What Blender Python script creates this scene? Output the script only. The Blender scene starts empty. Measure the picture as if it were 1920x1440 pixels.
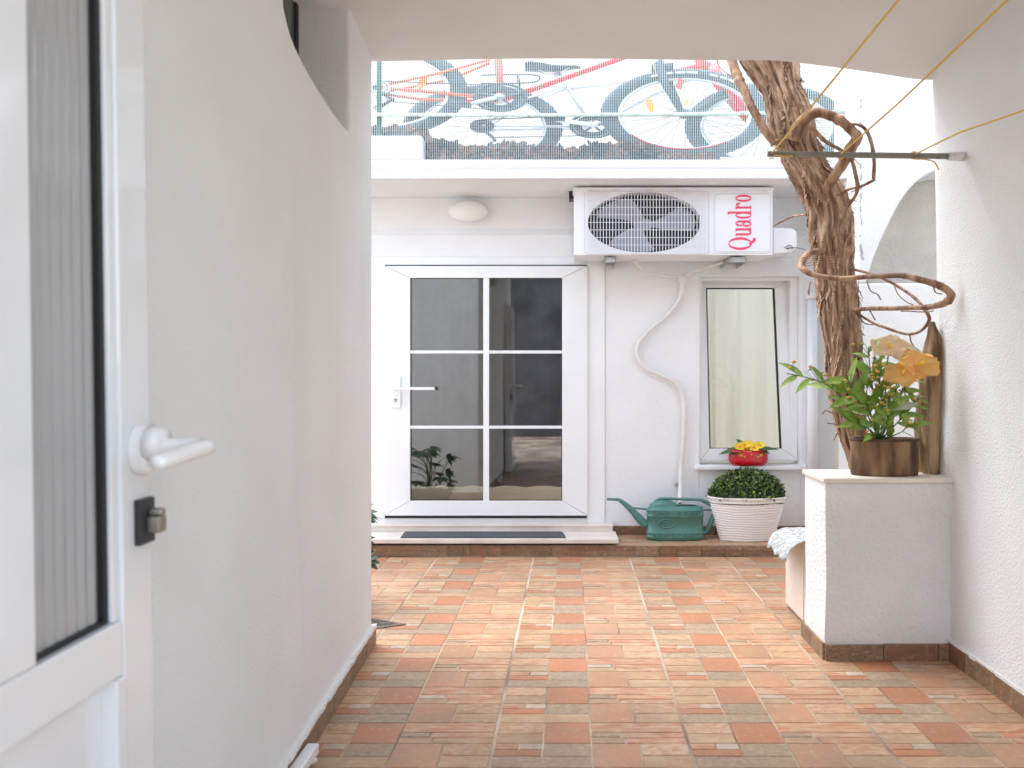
import bpy, math, random
from mathutils import Vector, Matrix, noise as mnoise
R = math.radians
rnd = random.Random(7)
sc = bpy.context.scene
col = sc.collection
# ------------------------------------------------------------------ camera, world, sun
F = 1507.0; H = 1.26                      # focal length in photo pixels, eye height
cam = bpy.data.objects.new('camera', bpy.data.cameras.new('camera')); col.objects.link(cam)
cam.location = (0, 0, H); cam.rotation_euler = (R(90), 0, 0)
cam.data.sensor_width = 36; cam.data.lens = F/1920*36
cam.data.shift_x = -(1072-960)/1920; cam.data.shift_y = -(720-705)/1920
cam.data.dof.use_dof = True; cam.data.dof.focus_distance = 5.2; cam.data.dof.aperture_fstop = 3.4
cam.data.clip_start = .02; cam.data.clip_end = 500
sc.camera = cam
SUN_EL, SUN_AZ = R(64), R(300)
w = bpy.data.worlds.new('World'); sc.world = w; w.use_nodes = True
nt = w.node_tree; nt.nodes.clear()
sky = nt.nodes.new('ShaderNodeTexSky'); sky.sky_type = 'NISHITA'; sky.sun_disc = False
sky.sun_elevation = SUN_EL; sky.sun_rotation = SUN_AZ; sky.dust_density = 1.5; sky.air_density = 1.2
hs = nt.nodes.new('ShaderNodeHueSaturation'); hs.inputs['Saturation'].default_value = .54
bg = nt.nodes.new('ShaderNodeBackground'); bg.inputs['Strength'].default_value = .15
wo = nt.nodes.new('ShaderNodeOutputWorld')
nt.links.new(sky.outputs[0], hs.inputs['Color']); nt.links.new(hs.outputs[0], bg.inputs['Color'])
nt.links.new(bg.outputs[0], wo.inputs['Surface'])
sl = bpy.data.lights.new('sun', 'SUN'); sl.energy = .8; sl.angle = R(55); sl.color = (1, .985, .965)
sun = bpy.data.objects.new('sun', sl); col.objects.link(sun); sun.location = (0, 4, 9)
sd = Vector((math.sin(SUN_AZ)*math.cos(SUN_EL), math.cos(SUN_AZ)*math.cos(SUN_EL), math.sin(SUN_EL)))
sun.rotation_euler = (-sd).to_track_quat('-Z', 'Y').to_euler()
sc.view_settings.view_transform = 'Standard'; sc.view_settings.look = 'None'
sc.view_settings.gamma = 1; sc.view_settings.use_curve_mapping = False
sc.view_settings.exposure = 2.34
sc.cycles.max_bounces = 16; sc.cycles.diffuse_bounces = 10; sc.cycles.transparent_max_bounces = 16
sc.cycles.sample_clamp_indirect = 8

# ------------------------------------------------------------------ helpers
def P(px, py, D): return Vector(((px-1072)*D/F, D, H-(py-705)*D/F))
def PX(px, D): return (px-1072)*D/F
def PZ(py, D): return H-(py-705)*D/F
XS = 1.87                                   # widths of the place against its heights

def link(nt, a, b): nt.links.new(a, b)
def mat(name, c, rough=.6, c2=None, vscale=6, vdet=4, bump=0, bscale=60, metal=0, spec=.5, stretch=None, coat=0,
        vmin=.35, vmax=.65, trans=0, bdet=3, sss=0):
    m = bpy.data.materials.new(name); m.use_nodes = True
    nt = m.node_tree; b = nt.nodes['Principled BSDF']
    b.inputs['Base Color'].default_value = (*c, 1); b.inputs['Roughness'].default_value = rough
    b.inputs['Metallic'].default_value = metal; b.inputs['Specular IOR Level'].default_value = spec
    b.inputs['Coat Weight'].default_value = coat; b.inputs['Transmission Weight'].default_value = trans
    tc = nt.nodes.new('ShaderNodeTexCoord'); vec = tc.outputs['Object']
    if stretch:
        mp = nt.nodes.new('ShaderNodeMapping'); mp.inputs['Scale'].default_value = stretch
        link(nt, vec, mp.inputs[0]); vec = mp.outputs[0]
    if c2:
        n = nt.nodes.new('ShaderNodeTexNoise'); n.inputs['Scale'].default_value = vscale; n.inputs['Detail'].default_value = vdet
        link(nt, vec, n.inputs['Vector'])
        mr = nt.nodes.new('ShaderNodeMapRange'); mr.inputs[1].default_value = vmin; mr.inputs[2].default_value = vmax
        link(nt, n.outputs['Fac'], mr.inputs[0])
        mx = nt.nodes.new('ShaderNodeMix'); mx.data_type = 'RGBA'
        mx.inputs[6].default_value = (*c, 1); mx.inputs[7].default_value = (*c2, 1)
        link(nt, mr.outputs[0], mx.inputs[0]); link(nt, mx.outputs[2], b.inputs['Base Color'])
    if bump:
        n2 = nt.nodes.new('ShaderNodeTexNoise'); n2.inputs['Scale'].default_value = bscale; n2.inputs['Detail'].default_value = bdet
        link(nt, vec, n2.inputs['Vector'])
        bp = nt.nodes.new('ShaderNodeBump'); bp.inputs['Strength'].default_value = 1; bp.inputs['Distance'].default_value = bump
        link(nt, n2.outputs['Fac'], bp.inputs['Height']); link(nt, bp.outputs[0], b.inputs['Normal'])
    return m

def glass(name, tint, ior, rough=0.0, ribs=None):
    m = bpy.data.materials.new(name); m.use_nodes = True; nt = m.node_tree
    nt.nodes.remove(nt.nodes['Principled BSDF']); out = nt.nodes['Material Output']
    t = nt.nodes.new('ShaderNodeBsdfTransparent'); t.inputs[0].default_value = (*tint, 1)
    g = nt.nodes.new('ShaderNodeBsdfGlossy'); g.inputs['Roughness'].default_value = rough
    fr = nt.nodes.new('ShaderNodeFresnel'); fr.inputs[0].default_value = ior
    mx = nt.nodes.new('ShaderNodeMixShader')
    link(nt, fr.outputs[0], mx.inputs[0]); link(nt, t.outputs[0], mx.inputs[1]); link(nt, g.outputs[0], mx.inputs[2])
    link(nt, mx.outputs[0], out.inputs[0])
    return m

class MB:
    def __init__(s): s.v = []; s.f = []; s.m = []; s.c = []; s.uv = {}; s.cur = 0; s.ccol = (1, 1, 1, 1)
    def face(s, idx, uv=None):
        s.f.append(tuple(idx)); s.m.append(s.cur); s.c.append(s.ccol)
        if uv: s.uv[len(s.f)-1] = uv
    def add(s, vs, fs):
        o = len(s.v); s.v += [tuple(v) for v in vs]
        for f in fs: s.face([o+i for i in f])
    def box(s, x0, x1, y0, y1, z0, z1):
        s.add([(x0,y0,z0),(x1,y0,z0),(x1,y1,z0),(x0,y1,z0),(x0,y0,z1),(x1,y0,z1),(x1,y1,z1),(x0,y1,z1)],
              [(0,3,2,1),(4,5,6,7),(0,1,5,4),(1,2,6,5),(2,3,7,6),(3,0,4,7)])
    def obox(s, c, ax, ay, az):            # centre and three half axes
        c = Vector(c); ax = Vector(ax); ay = Vector(ay); az = Vector(az)
        vs = [c+i*ax+j*ay+k*az for k in (-1,1) for j in (-1,1) for i in (-1,1)]
        s.add(vs, [(0,2,3,1),(4,5,7,6),(0,1,5,4),(1,3,7,5),(3,2,6,7),(2,0,4,6)])
    def prism(s, pts, axis, a0, a1):       # polygon in the other two axes, extruded along axis
        n = len(pts)
        def mk(p, a):
            if axis == 'x': return (a, p[0], p[1])
            if axis == 'y': return (p[0], a, p[1])
            return (p[0], p[1], a)
        vs = [mk(p, a0) for p in pts] + [mk(p, a1) for p in pts]
        fs = [tuple(range(n))[::-1], tuple(range(n, 2*n))] + [(i, (i+1) % n, n+(i+1) % n, n+i) for i in range(n)]
        s.add(vs, fs)
    def tube(s, pts, rad, n=10, xs=1.0, cap=True, ys=1.0):
        pts = [Vector(p) for p in pts]; m = len(pts)
        if not isinstance(rad, (list, tuple)): rad = [rad]*m
        o = len(s.v); prev = None
        for i in range(m):
            t = (pts[min(i+1, m-1)]-pts[max(i-1, 0)])
            t = t.normalized() if t.length > 1e-9 else Vector((0,0,1))
            if prev is None:
                a = Vector((0,0,1)) if abs(t.z) < .9 else Vector((0,1,0))
                u = t.cross(a).normalized()
            else: u = (prev - t*prev.dot(t)).normalized()
            prev = u; v = t.cross(u)
            for k in range(n):
                an = 2*math.pi*k/n; d = (u*math.cos(an)+v*math.sin(an))*rad[i]
                s.v.append((pts[i].x+d.x*xs, pts[i].y+d.y*ys, pts[i].z+d.z))
        for i in range(m-1):
            for k in range(n):
                k2 = (k+1) % n
                s.face((o+i*n+k, o+i*n+k2, o+(i+1)*n+k2, o+(i+1)*n+k))
        if cap:
            s.face([o+k for k in range(n)][::-1]); s.face([o+(m-1)*n+k for k in range(n)])
    def lathe(s, prof, cx, cy, n=40, xs=1.0, ys=1.0, capb=True, capt=False, fn=None):
        o = len(s.v); m = len(prof)
        for j, (r, z) in enumerate(prof):
            for k in range(n):
                an = 2*math.pi*k/n; rr = r
                if fn: rr += fn(an, z, j)
                s.v.append((cx+rr*math.cos(an)*xs, cy+rr*math.sin(an)*ys, z))
        for j in range(m-1):
            for k in range(n):
                k2 = (k+1) % n
                s.face((o+j*n+k, o+j*n+k2, o+(j+1)*n+k2, o+(j+1)*n+k))
        if capb: s.face([o+k for k in range(n)][::-1])
        if capt: s.face([o+(m-1)*n+k for k in range(n)])
    def ring(s, c, R_, r, n=48, k=10, xs=XS, tread=0, rz=None):  # torus in the XZ plane
        o = len(s.v); c = Vector(c); rz = rz or r
        for i in range(n):
            a = 2*math.pi*i/n
            for j in range(k):
                b = 2*math.pi*j/k
                rr = R_ + r*math.cos(b)
                if tread and math.cos(b) > .45: rr += tread*(1 if (i+j) % 2 else -.3)
                s.v.append((c.x+rr*math.cos(a)*xs, c.y+rz*math.sin(b), c.z+rr*math.sin(a)))
        for i in range(n):
            for j in range(k):
                i2 = (i+1) % n; j2 = (j+1) % k
                s.face((o+i*k+j, o+i*k+j2, o+i2*k+j2, o+i2*k+j))
    def ball(s, c, rx, ry, rz, nu=16, nv=10):
        o = len(s.v)
        for j in range(1, nv):
            t = math.pi*j/nv
            for i in range(nu):
                a = 2*math.pi*i/nu
                s.v.append((c[0]+rx*math.sin(t)*math.cos(a), c[1]+ry*math.sin(t)*math.sin(a), c[2]+rz*math.cos(t)))
        s.v += [(c[0], c[1], c[2]+rz), (c[0], c[1], c[2]-rz)]
        tp = len(s.v)-2; bt = tp+1
        for j in range(nv-2):
            for i in range(nu):
                i2 = (i+1) % nu
                s.face((o+j*nu+i, o+(j+1)*nu+i, o+(j+1)*nu+i2, o+j*nu+i2))
        for i in range(nu):
            i2 = (i+1) % nu
            s.face((tp, o+i, o+i2)); s.face((bt, o+(nv-2)*nu+i2, o+(nv-2)*nu+i))
    def grid(s, fn, nu, nv):
        o = len(s.v)
        for j in range(nv+1):
            for i in range(nu+1): s.v.append(tuple(fn(i/nu, j/nv)))
        for j in range(nv):
            for i in range(nu):
                a = o+j*(nu+1)+i
                s.face((a, a+1, a+nu+2, a+nu+1),
                       [(i/nu, j/nv), ((i+1)/nu, j/nv), ((i+1)/nu, (j+1)/nv), (i/nu, (j+1)/nv)])
    def leaf(s, base, d, up, L, W, bend=.3, fold=.25, seg=5, shape=1.0):
        d = Vector(d).normalized(); up = Vector(up); side = d.cross(up)
        side = side.normalized() if side.length > 1e-6 else Vector((1,0,0)); nrm = side.cross(d).normalized()
        o = len(s.v); base = Vector(base)
        for i in range(seg+1):
            t = i/seg; wd = W*math.sin(math.pi*min(1, (t**shape)*.94+.06))*.5
            c = base + d*(L*t) - nrm*(bend*L*t*t)
            for q in (-1, 0, 1): s.v.append(tuple(c + side*(q*wd) + nrm*(abs(q)*fold*wd)))
        for i in range(seg):
            for q in (0, 1):
                a = o+i*3+q; s.face((a, a+1, a+4, a+3))
    def build(s, name, mats, parent=None, smooth=False, bevel=0, label=None, bseg=2, solid=0, subd=0, autosm=None):
        me = bpy.data.meshes.new(name); me.from_pydata(s.v, [], s.f)
        if not isinstance(mats, (list, tuple)): mats = [mats]
        for m in mats: me.materials.append(m)
        me.polygons.foreach_set('material_index', s.m)
        me.polygons.foreach_set('use_smooth', [smooth]*len(s.f))
        if any(c != (1,1,1,1) for c in s.c):
            ca = me.color_attributes.new('tint', 'FLOAT_COLOR', 'CORNER')
            buf = []
            for p, c in zip(me.polygons, s.c): buf += list(c)*p.loop_total
            ca.data.foreach_set('color', buf)
        if s.uv:
            ul = me.uv_layers.new(name='UVMap')
            for fi, uv in s.uv.items():
                p = me.polygons[fi]
                for li, q in zip(p.loop_indices, uv): ul.data[li].uv = q
        me.update()
        o = bpy.data.objects.new(name, me); col.objects.link(o)
        if parent is not None:
            o.parent = parent; base = parent
            while base.parent: base = base.parent
            mw = Matrix.Translation(parent['_w']) if '_w' in parent else Matrix.Identity(4)
            o.matrix_parent_inverse = mw.inverted()
        if bevel:
            b = o.modifiers.new('bevel', 'BEVEL'); b.width = bevel; b.segments = bseg; b.limit_method = 'ANGLE'; b.angle_limit = R(35)
        if solid:
            b = o.modifiers.new('solid', 'SOLIDIFY'); b.thickness = solid; b.offset = 0
        if subd:
            b = o.modifiers.new('sub', 'SUBSURF'); b.levels = subd; b.render_levels = subd
        if label: o['label'] = label
        return o
_things = []
def thing(name, label, cat, loc, group=None):
    o = bpy.data.objects.new(name, None); col.objects.link(o); o.location = loc
    o.empty_display_size = .1
    o['label'] = label; o['category'] = cat; o['_w'] = tuple(loc)
    if group: o['group'] = group
    _things.append(o); return o
def tag(o, label, cat, group=None):
    o['label'] = label; o['category'] = cat
    if group: o['group'] = group
    return o
def struct(o): o['kind'] = 'structure'; return o
def smoothpath(pts, n=8):                   # Catmull-Rom
    pts = [Vector(p) for p in pts]; out = []
    for i in range(len(pts)-1):
        p0 = pts[max(i-1,0)]; p1 = pts[i]; p2 = pts[i+1]; p3 = pts[min(i+2, len(pts)-1)]
        for k in range(n):
            t = k/n
            out.append(.5*((2*p1)+(p2-p0)*t+(2*p0-5*p1+4*p2-p3)*t*t+(3*p1-p0-3*p2+p3)*t**3))
    out.append(pts[-1]); return out
def lerpl(vals, n):
    out = []
    for i in range(len(vals)-1):
        for k in range(n): out.append(vals[i]+(vals[i+1]-vals[i])*k/n)
    out.append(vals[-1]); return out

# ------------------------------------------------------------------ materials
M = {}
M['plaster'] = mat('rough_plaster', (.79,.80,.79), .9, (.755,.76,.75), 2.4, 7, bump=.0036, bscale=120, bdet=5, vmin=.42, vmax=.68)
M['stucco'] = mat('stucco', (.79,.795,.79), .95, (.745,.75,.745), 2.2, 5, bump=.005, bscale=105, bdet=2)
M['ceiling'] = mat('ceiling_paint', (.79,.79,.78), .9, (.755,.75,.74), 1.3, 4, bump=.004, bscale=12)
M['whitewash'] = mat('whitewash', (.82,.825,.84), .85, (.77,.775,.79), 2.0, 5, bump=.005, bscale=30, bdet=5)
M['whitewash_warm'] = mat('whitewash_warm', (.80,.79,.775), .9, (.73,.715,.69), 3.5, 5, bump=.008, bscale=55, bdet=4)
M['pvc'] = mat('white_pvc', (.83,.84,.85), .28, (.79,.80,.81), 3, 3, coat=.2)
M['pvc_gloss'] = mat('glossy_pvc', (.80,.815,.82), .16, (.77,.785,.79), 2, 3, coat=.4)
M['lever'] = mat('white_plastic', (.82,.81,.79), .22, coat=.3)
M['black'] = mat('black_rubber', (.012,.012,.013), .55)
M['dark_metal'] = mat('dark_metal', (.035,.035,.04), .45, metal=.3)
M['lockm'] = mat('worn_nickel', (.42,.40,.35), .35, (.30,.28,.24), 30, metal=.9)
M['marble'] = mat('cream_marble', (.72,.66,.60), .45, (.63,.56,.50), 5, 6, bump=.001, bscale=40)
M['slab'] = mat('planter_slab', (.78,.72,.62), .5, (.70,.63,.53), 7, 6)
M['mat'] = mat('door_mat', (.055,.06,.07), .95, (.11,.115,.125), 260, 2, bump=.006, bscale=300)
M['grout'] = mat('grout', (.60,.50,.38), .9, (.22,.16,.12), 2.0, 5, bump=.003, bscale=80)
M['galv'] = mat('galvanised', (.55,.57,.58), .4, (.42,.44,.45), 25, metal=.8)
M['pole'] = mat('grey_pole', (.20,.19,.16), .6, (.28,.26,.22), 14, bump=.001)
M['rope'] = mat('yellow_rope', (.80,.52,.08), .6, (.72,.44,.06), 200)
M['ac'] = mat('ac_casing', (.83,.835,.85), .4, (.79,.795,.81), 3)
M['ac_dark'] = mat('ac_inside', (.02,.02,.03), .7)
M['fan'] = mat('fan_plastic', (.36,.36,.43), .45, (.30,.30,.37), 9)
M['pink'] = mat('pink_lettering', (.80,.06,.14), .5)
M['hose'] = mat('corrugated_hose', (.79,.77,.73), .55, (.72,.70,.66), 12)
M['lamp'] = mat('opal_glass', (.80,.80,.78), .25, coat=.3)
M['can'] = mat('green_plastic', (.062,.185,.155), .36, (.075,.205,.172), 8, bump=.0006, bscale=200)
M['potwhite'] = mat('white_planter', (.82,.79,.77), .45)
M['red'] = mat('red_enamel', (.62,.012,.025), .18, coat=.5)
M['gold'] = mat('gold_print', (.75,.42,.06), .35, metal=.5)
M['yellow'] = mat('yellow_petal', (.90,.62,.02), .5, (.93,.72,.08), 40)
M['orange_c'] = mat('orange_eye', (.80,.30,.01), .6)
M['leafg'] = mat('leaf_green', (.15,.26,.035), .42, (.25,.37,.06), 24)
M['leafd'] = mat('leaf_dark', (.022,.06,.02), .4, (.04,.095,.03), 20)
M['leafp'] = mat('primrose_leaf', (.03,.10,.03), .5, (.06,.15,.05), 60)
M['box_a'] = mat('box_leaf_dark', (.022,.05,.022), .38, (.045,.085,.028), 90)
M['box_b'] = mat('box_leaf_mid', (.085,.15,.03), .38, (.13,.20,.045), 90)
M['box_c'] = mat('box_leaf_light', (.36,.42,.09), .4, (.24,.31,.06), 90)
M['stemg'] = mat('stem_green', (.07,.16,.05), .55)
M['berry'] = mat('orange_berry', (.62,.29,.04), .4, (.50,.34,.06), 60)
M['wire_dark'] = mat('dark_wire', (.02,.03,.025), .5)
M['chest'] = mat('cabinet_laminate', (.78,.70,.62), .45, (.74,.66,.58), 4, stretch=(1,1,.15))
M['chestf'] = mat('cabinet_front', (.74,.70,.60), .5)
M['curtain'] = mat('grey_curtain', (.22,.22,.245), .9, (.16,.16,.18), 5)
M['sheer'] = mat('white_sheer_curtain', (.78,.78,.70), .9, (.70,.71,.66), 5)
M['room'] = mat('room_wall', (.45,.44,.41), .9); M['bounce_w'] = mat('white_bounce_lining', (.82,.82,.78), .9)
M['roomfloor'] = mat('room_floor', (.70,.60,.42), .5, (.62,.53,.36), 6)
M['tyre'] = mat('tyre_rubber', (.075,.10,.12), .7, (.10,.13,.145), 30)  # bluish tone carries the glare that washes out the tyres
M['spoke'] = mat('spoke_steel', (.16,.17,.18), .5)
M['rim'] = mat('alloy_rim', (.62,.64,.66), .3, metal=.7)
M['steel'] = mat('bike_steel', (.55,.57,.60), .35, metal=.8)
M['bikered'] = mat('red_frame_paint', (.62,.04,.04), .25, coat=.5)
M['bikeorange'] = mat('orange_frame_paint', (.72,.14,.05), .25, coat=.5)
M['bikesilver'] = mat('silver_frame_paint', (.62,.64,.66), .3, metal=.5)
M['bikedark'] = mat('dark_bike_part', (.07,.10,.125), .5)
M['reflector'] = mat('amber_reflector', (.85,.34,.02), .25, coat=.5)
M['wiremesh'] = mat('fence_wire', (.62,.72,.70), .5)
M['railpaint'] = mat('pale_green_rail', (.55,.70,.65), .5, (.40,.36,.30), 18, 5, vmin=.5, vmax=.72)
M['greenpost'] = mat('green_post', (.02,.10,.06), .5)
M['limewall'] = mat('terrace_render', (.74,.69,.60), .9, (.64,.585,.49), 1.4, 5, bump=.006, bscale=20)
M['lace'] = mat('lace_cloth', (.46,.47,.46), .6, (.27,.29,.29), 45, 1, vmin=.46, vmax=.54, bump=.003, bscale=45)
M['door_glass'] = glass('door_glass', (.80,.82,.80), 2.95)
M['win_glass'] = glass('window_glass', (.97,.98,.97), 1.9)
M['petal'] = None
def sheer_mat():
    m = bpy.data.materials.new('white_sheer'); m.use_nodes = True; nt = m.node_tree
    b = nt.nodes['Principled BSDF']; out = nt.nodes['Material Output']; b.inputs['Roughness'].default_value = .9
    b.inputs['Base Color'].default_value = (.88,.88,.85,1)
    tr = nt.nodes.new('ShaderNodeBsdfTranslucent'); tr.inputs[0].default_value = (.92,.92,.88,1)
    mx = nt.nodes.new('ShaderNodeMixShader'); mx.inputs[0].default_value = .55
    link(nt, b.outputs[0], mx.inputs[1]); link(nt, tr.outputs[0], mx.inputs[2]); link(nt, mx.outputs[0], out.inputs[0])
    return m
M['sheer'] = sheer_mat()

def petal_mat():
    m = bpy.data.materials.new('silk_petal'); m.use_nodes = True; nt = m.node_tree
    b = nt.nodes['Principled BSDF']; out = nt.nodes['Material Output']
    b.inputs['Roughness'].default_value = .6
    ca = nt.nodes.new('ShaderNodeVertexColor'); ca.layer_name = 'tint'
    tr = nt.nodes.new('ShaderNodeBsdfTranslucent'); mx = nt.nodes.new('ShaderNodeMixShader'); mx.inputs[0].default_value = .6
    link(nt, ca.outputs[0], b.inputs['Base Color']); link(nt, ca.outputs[0], tr.inputs[0])
    link(nt, b.outputs[0], mx.inputs[1]); link(nt, tr.outputs[0], mx.inputs[2]); link(nt, mx.outputs[0], out.inputs[0])
    return m
M['petal'] = petal_mat()

def bark_mat(name, dark, mid, light, su, sv):
    m = bpy.data.materials.new(name); m.use_nodes = True; nt = m.node_tree; b = nt.nodes['Principled BSDF']
    b.inputs['Roughness'].default_value = .85; b.inputs['Specular IOR Level'].default_value = .2
    uv = nt.nodes.new('ShaderNodeUVMap'); mp = nt.nodes.new('ShaderNodeMapping'); mp.inputs['Scale'].default_value = (su, sv, 1)
    link(nt, uv.outputs[0], mp.inputs[0])
    n = nt.nodes.new('ShaderNodeTexNoise'); n.inputs['Scale'].default_value = 1; n.inputs['Detail'].default_value = 7
    n.inputs['Distortion'].default_value = .6; n.inputs['Roughness'].default_value = .62
    link(nt, mp.outputs[0], n.inputs['Vector'])
    cr = nt.nodes.new('ShaderNodeValToRGB'); e = cr.color_ramp.elements
    e[0].position = .33; e[0].color = (*dark, 1); e[1].position = .68; e[1].color = (*light, 1)
    k = e.new(.50); k.color = (*mid, 1)
    link(nt, n.outputs['Fac'], cr.inputs[0]); link(nt, cr.outputs[0], b.inputs['Base Color'])
    bp = nt.nodes.new('ShaderNodeBump'); bp.inputs['Distance'].default_value = .012; bp.inputs['Strength'].default_value = 1
    link(nt, n.outputs['Fac'], bp.inputs['Height']); link(nt, bp.outputs[0], b.inputs['Normal'])
    return m
M['bark'] = bark_mat('vine_bark', (.075,.038,.023), (.40,.25,.165), (.72,.55,.40), 26, 5)
M['cane'] = mat('cane_bark', (.19,.095,.055), .75, (.45,.28,.175), 26, 7, bump=.008, bscale=50, stretch=(1,1,.3), vmin=.4, vmax=.6, bdet=7)
M['drift'] = mat('driftwood', (.13,.07,.033), .8, (.44,.29,.16), 24, 8, bump=.012, bscale=40, stretch=(1,1,.13), bdet=7, vmin=.36, vmax=.6)
M['log'] = mat('log_pot_wood', (.075,.036,.017), .8, (.32,.19,.095), 13, 8, bump=.008, bscale=40, stretch=(1,1,.22), bdet=7, vmin=.38, vmax=.62)
M['logd'] = mat('log_pot_rim', (.06,.035,.02), .8, (.12,.07,.04), 20, 4)
M['soil'] = mat('soil', (.03,.02,.013), .95, bump=.01, bscale=60)

def tile_mat(name, base, second, scale, stretch, lo, hi, rough=.42, bump=.002):
    m = bpy.data.materials.new(name); m.use_nodes = True; nt = m.node_tree; b = nt.nodes['Principled BSDF']
    b.inputs['Roughness'].default_value = rough
    g = nt.nodes.new('ShaderNodeTexCoord'); mp = nt.nodes.new('ShaderNodeMapping'); mp.inputs['Scale'].default_value = stretch
    link(nt, g.outputs['Object'], mp.inputs[0])
    n = nt.nodes.new('ShaderNodeTexNoise'); n.inputs['Scale'].default_value = scale; n.inputs['Detail'].default_value = 6; n.inputs['Distortion'].default_value = .7
    link(nt, mp.outputs[0], n.inputs['Vector'])
    mr = nt.nodes.new('ShaderNodeMapRange'); mr.inputs[1].default_value = lo; mr.inputs[2].default_value = hi
    link(nt, n.outputs['Fac'], mr.inputs[0])
    mx = nt.nodes.new('ShaderNodeMix'); mx.data_type = 'RGBA'
    mx.inputs[6].default_value = (*base, 1); mx.inputs[7].default_value = (*second, 1); link(nt, mr.outputs[0], mx.inputs[0])
    ca = nt.nodes.new('ShaderNodeVertexColor'); ca.layer_name = 'tint'
    mu = nt.nodes.new('ShaderNodeMix'); mu.data_type = 'RGBA'; mu.blend_type = 'MULTIPLY'; mu.inputs[0].default_value = 1
    link(nt, mx.outputs[2], mu.inputs[6]); link(nt, ca.outputs[0], mu.inputs[7]); 
    # walked-in dirt and dry lime film that run across the joints
    d1 = nt.nodes.new('ShaderNodeTexNoise'); d1.inputs['Scale'].default_value = 3.1; d1.inputs['Detail'].default_value = 9; d1.inputs['Roughness'].default_value = .68
    link(nt, g.outputs['Object'], d1.inputs['Vector'])
    r1 = nt.nodes.new('ShaderNodeMapRange'); r1.inputs[1].default_value = .36; r1.inputs[2].default_value = .60; r1.inputs[3].default_value = .42; r1.inputs[4].default_value = 0
    link(nt, d1.outputs['Fac'], r1.inputs[0])
    m1 = nt.nodes.new('ShaderNodeMix'); m1.data_type = 'RGBA'; m1.inputs[7].default_value = (.23,.155,.095,1)
    link(nt, r1.outputs[0], m1.inputs[0]); link(nt, mu.outputs[2], m1.inputs[6])
    d2 = nt.nodes.new('ShaderNodeTexNoise'); d2.inputs['Scale'].default_value = 34; d2.inputs['Detail'].default_value = 7; d2.inputs['Roughness'].default_value = .75
    link(nt, g.outputs['Object'], d2.inputs['Vector'])
    r2 = nt.nodes.new('ShaderNodeMapRange'); r2.inputs[1].default_value = .54; r2.inputs[2].default_value = .72; r2.inputs[3].default_value = 0; r2.inputs[4].default_value = .55
    link(nt, d2.outputs['Fac'], r2.inputs[0])
    m2 = nt.nodes.new('ShaderNodeMix'); m2.data_type = 'RGBA'; m2.inputs[7].default_value = (.62,.47,.34,1)
    link(nt, r2.outputs[0], m2.inputs[0]); link(nt, m1.outputs[2], m2.inputs[6]); link(nt, m2.outputs[2], b.inputs['Base Color'])
    rr_ = nt.nodes.new('ShaderNodeMapRange'); rr_.inputs[3].default_value = rough-.12; rr_.inputs[4].default_value = rough+.22
    link(nt, d1.outputs['Fac'], rr_.inputs[0]); link(nt, rr_.outputs[0], b.inputs['Roughness'])
    bp = nt.nodes.new('ShaderNodeBump'); bp.inputs['Distance'].default_value = bump
    link(nt, n.outputs['Fac'], bp.inputs['Height']); link(nt, bp.outputs[0], b.inputs['Normal'])
    return m
T_PLAIN = tile_mat('tile_plain_terracotta', (0.515,0.203,0.098), (0.460,0.203,0.111), 7, (1,1,1), .35, .65, .38, .0015)
T_STREAK = tile_mat('tile_streaked', (0.506,0.194,0.098), (0.589,0.406,0.262), 9, (1.2,9,1), .40, .60)
T_STONE = tile_mat('tile_grey_stone', (0.460,0.337,0.221), (0.331,0.242,0.160), 45, (1,1.4,1), .38, .62)
T_CREAM = tile_mat('tile_cream_stone', (0.524,0.363,0.221), (0.451,0.268,0.152), 12, (1,2.5,1), .36, .66)
T_DIAG = tile_mat('tile_diagonal', (0.497,0.251,0.136), (0.580,0.397,0.254), 11, (2.5,6,1), .40, .58)
T_PALE = tile_mat('tile_pale', (0.570,0.467,0.361), (0.497,0.389,0.295), 16, (1,1,1), .4, .6)
T_TAN = tile_mat('tile_tan_terracotta', (0.497,0.246,0.136), (0.460,0.276,0.164), 9, (1,1.6,1), .35, .65, .4, .0015)
T_BROWN = tile_mat('tile_brown', (.30,.135,.065), (.20,.115,.065), 14, (1,1,2), .36, .62, .4)
T_BROWN2 = tile_mat('tile_brown_stone', (.36,.22,.125), (.22,.13,.075), 40, (1,1,2), .4, .6, .5)
TM = [M['grout'], T_PLAIN, T_STREAK, T_STONE, T_CREAM, T_DIAG, T_PALE, T_BROWN, T_BROWN2, T_TAN]

def tint(a=.12):
    v = 1-rnd.random()*a; h = (rnd.random()-.5)*.06
    return (v*(1+h), v, v*(1-h), 1)
def piece(mb, x0, x1, y0, y1, z, m, g=.003, j=.0018, t=None):
    if x1-x0 < .012 or y1-y0 < .012: return
    mb.cur = m; mb.ccol = t or tint()
    q = lambda: (rnd.random()-.5)*2*j
    xa, xb, ya, yb = x0+g, x1-g, y0+g*.8, y1-g*.8
    nx = 4; ny = 3; out = []                # a wavy, hand-cut outline
    for i in range(nx): out.append((xa+(xb-xa)*i/nx+q()*.5, ya+q()))
    for i in range(ny): out.append((xb+q(), ya+(yb-ya)*i/ny+q()*.5))
    for i in range(nx): out.append((xb-(xb-xa)*i/nx+q()*.5, yb+q()))
    for i in range(ny): out.append((xa+q(), yb-(yb-ya)*i/ny+q()*.5))
    o = len(mb.v); n = len(out)
    cx = sum(p[0] for p in out)/n; cy = sum(p[1] for p in out)/n
    for (x, y) in out: mb.v.append((x, y, z-.004))
    for (x, y) in out: mb.v.append((x+(cx-x)*.012, y+(cy-y)*.012, z))
    mb.face([o+n+i for i in range(n)])
    for i in range(n): mb.face((o+i, o+(i+1) % n, o+n+(i+1) % n, o+n+i))
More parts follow.
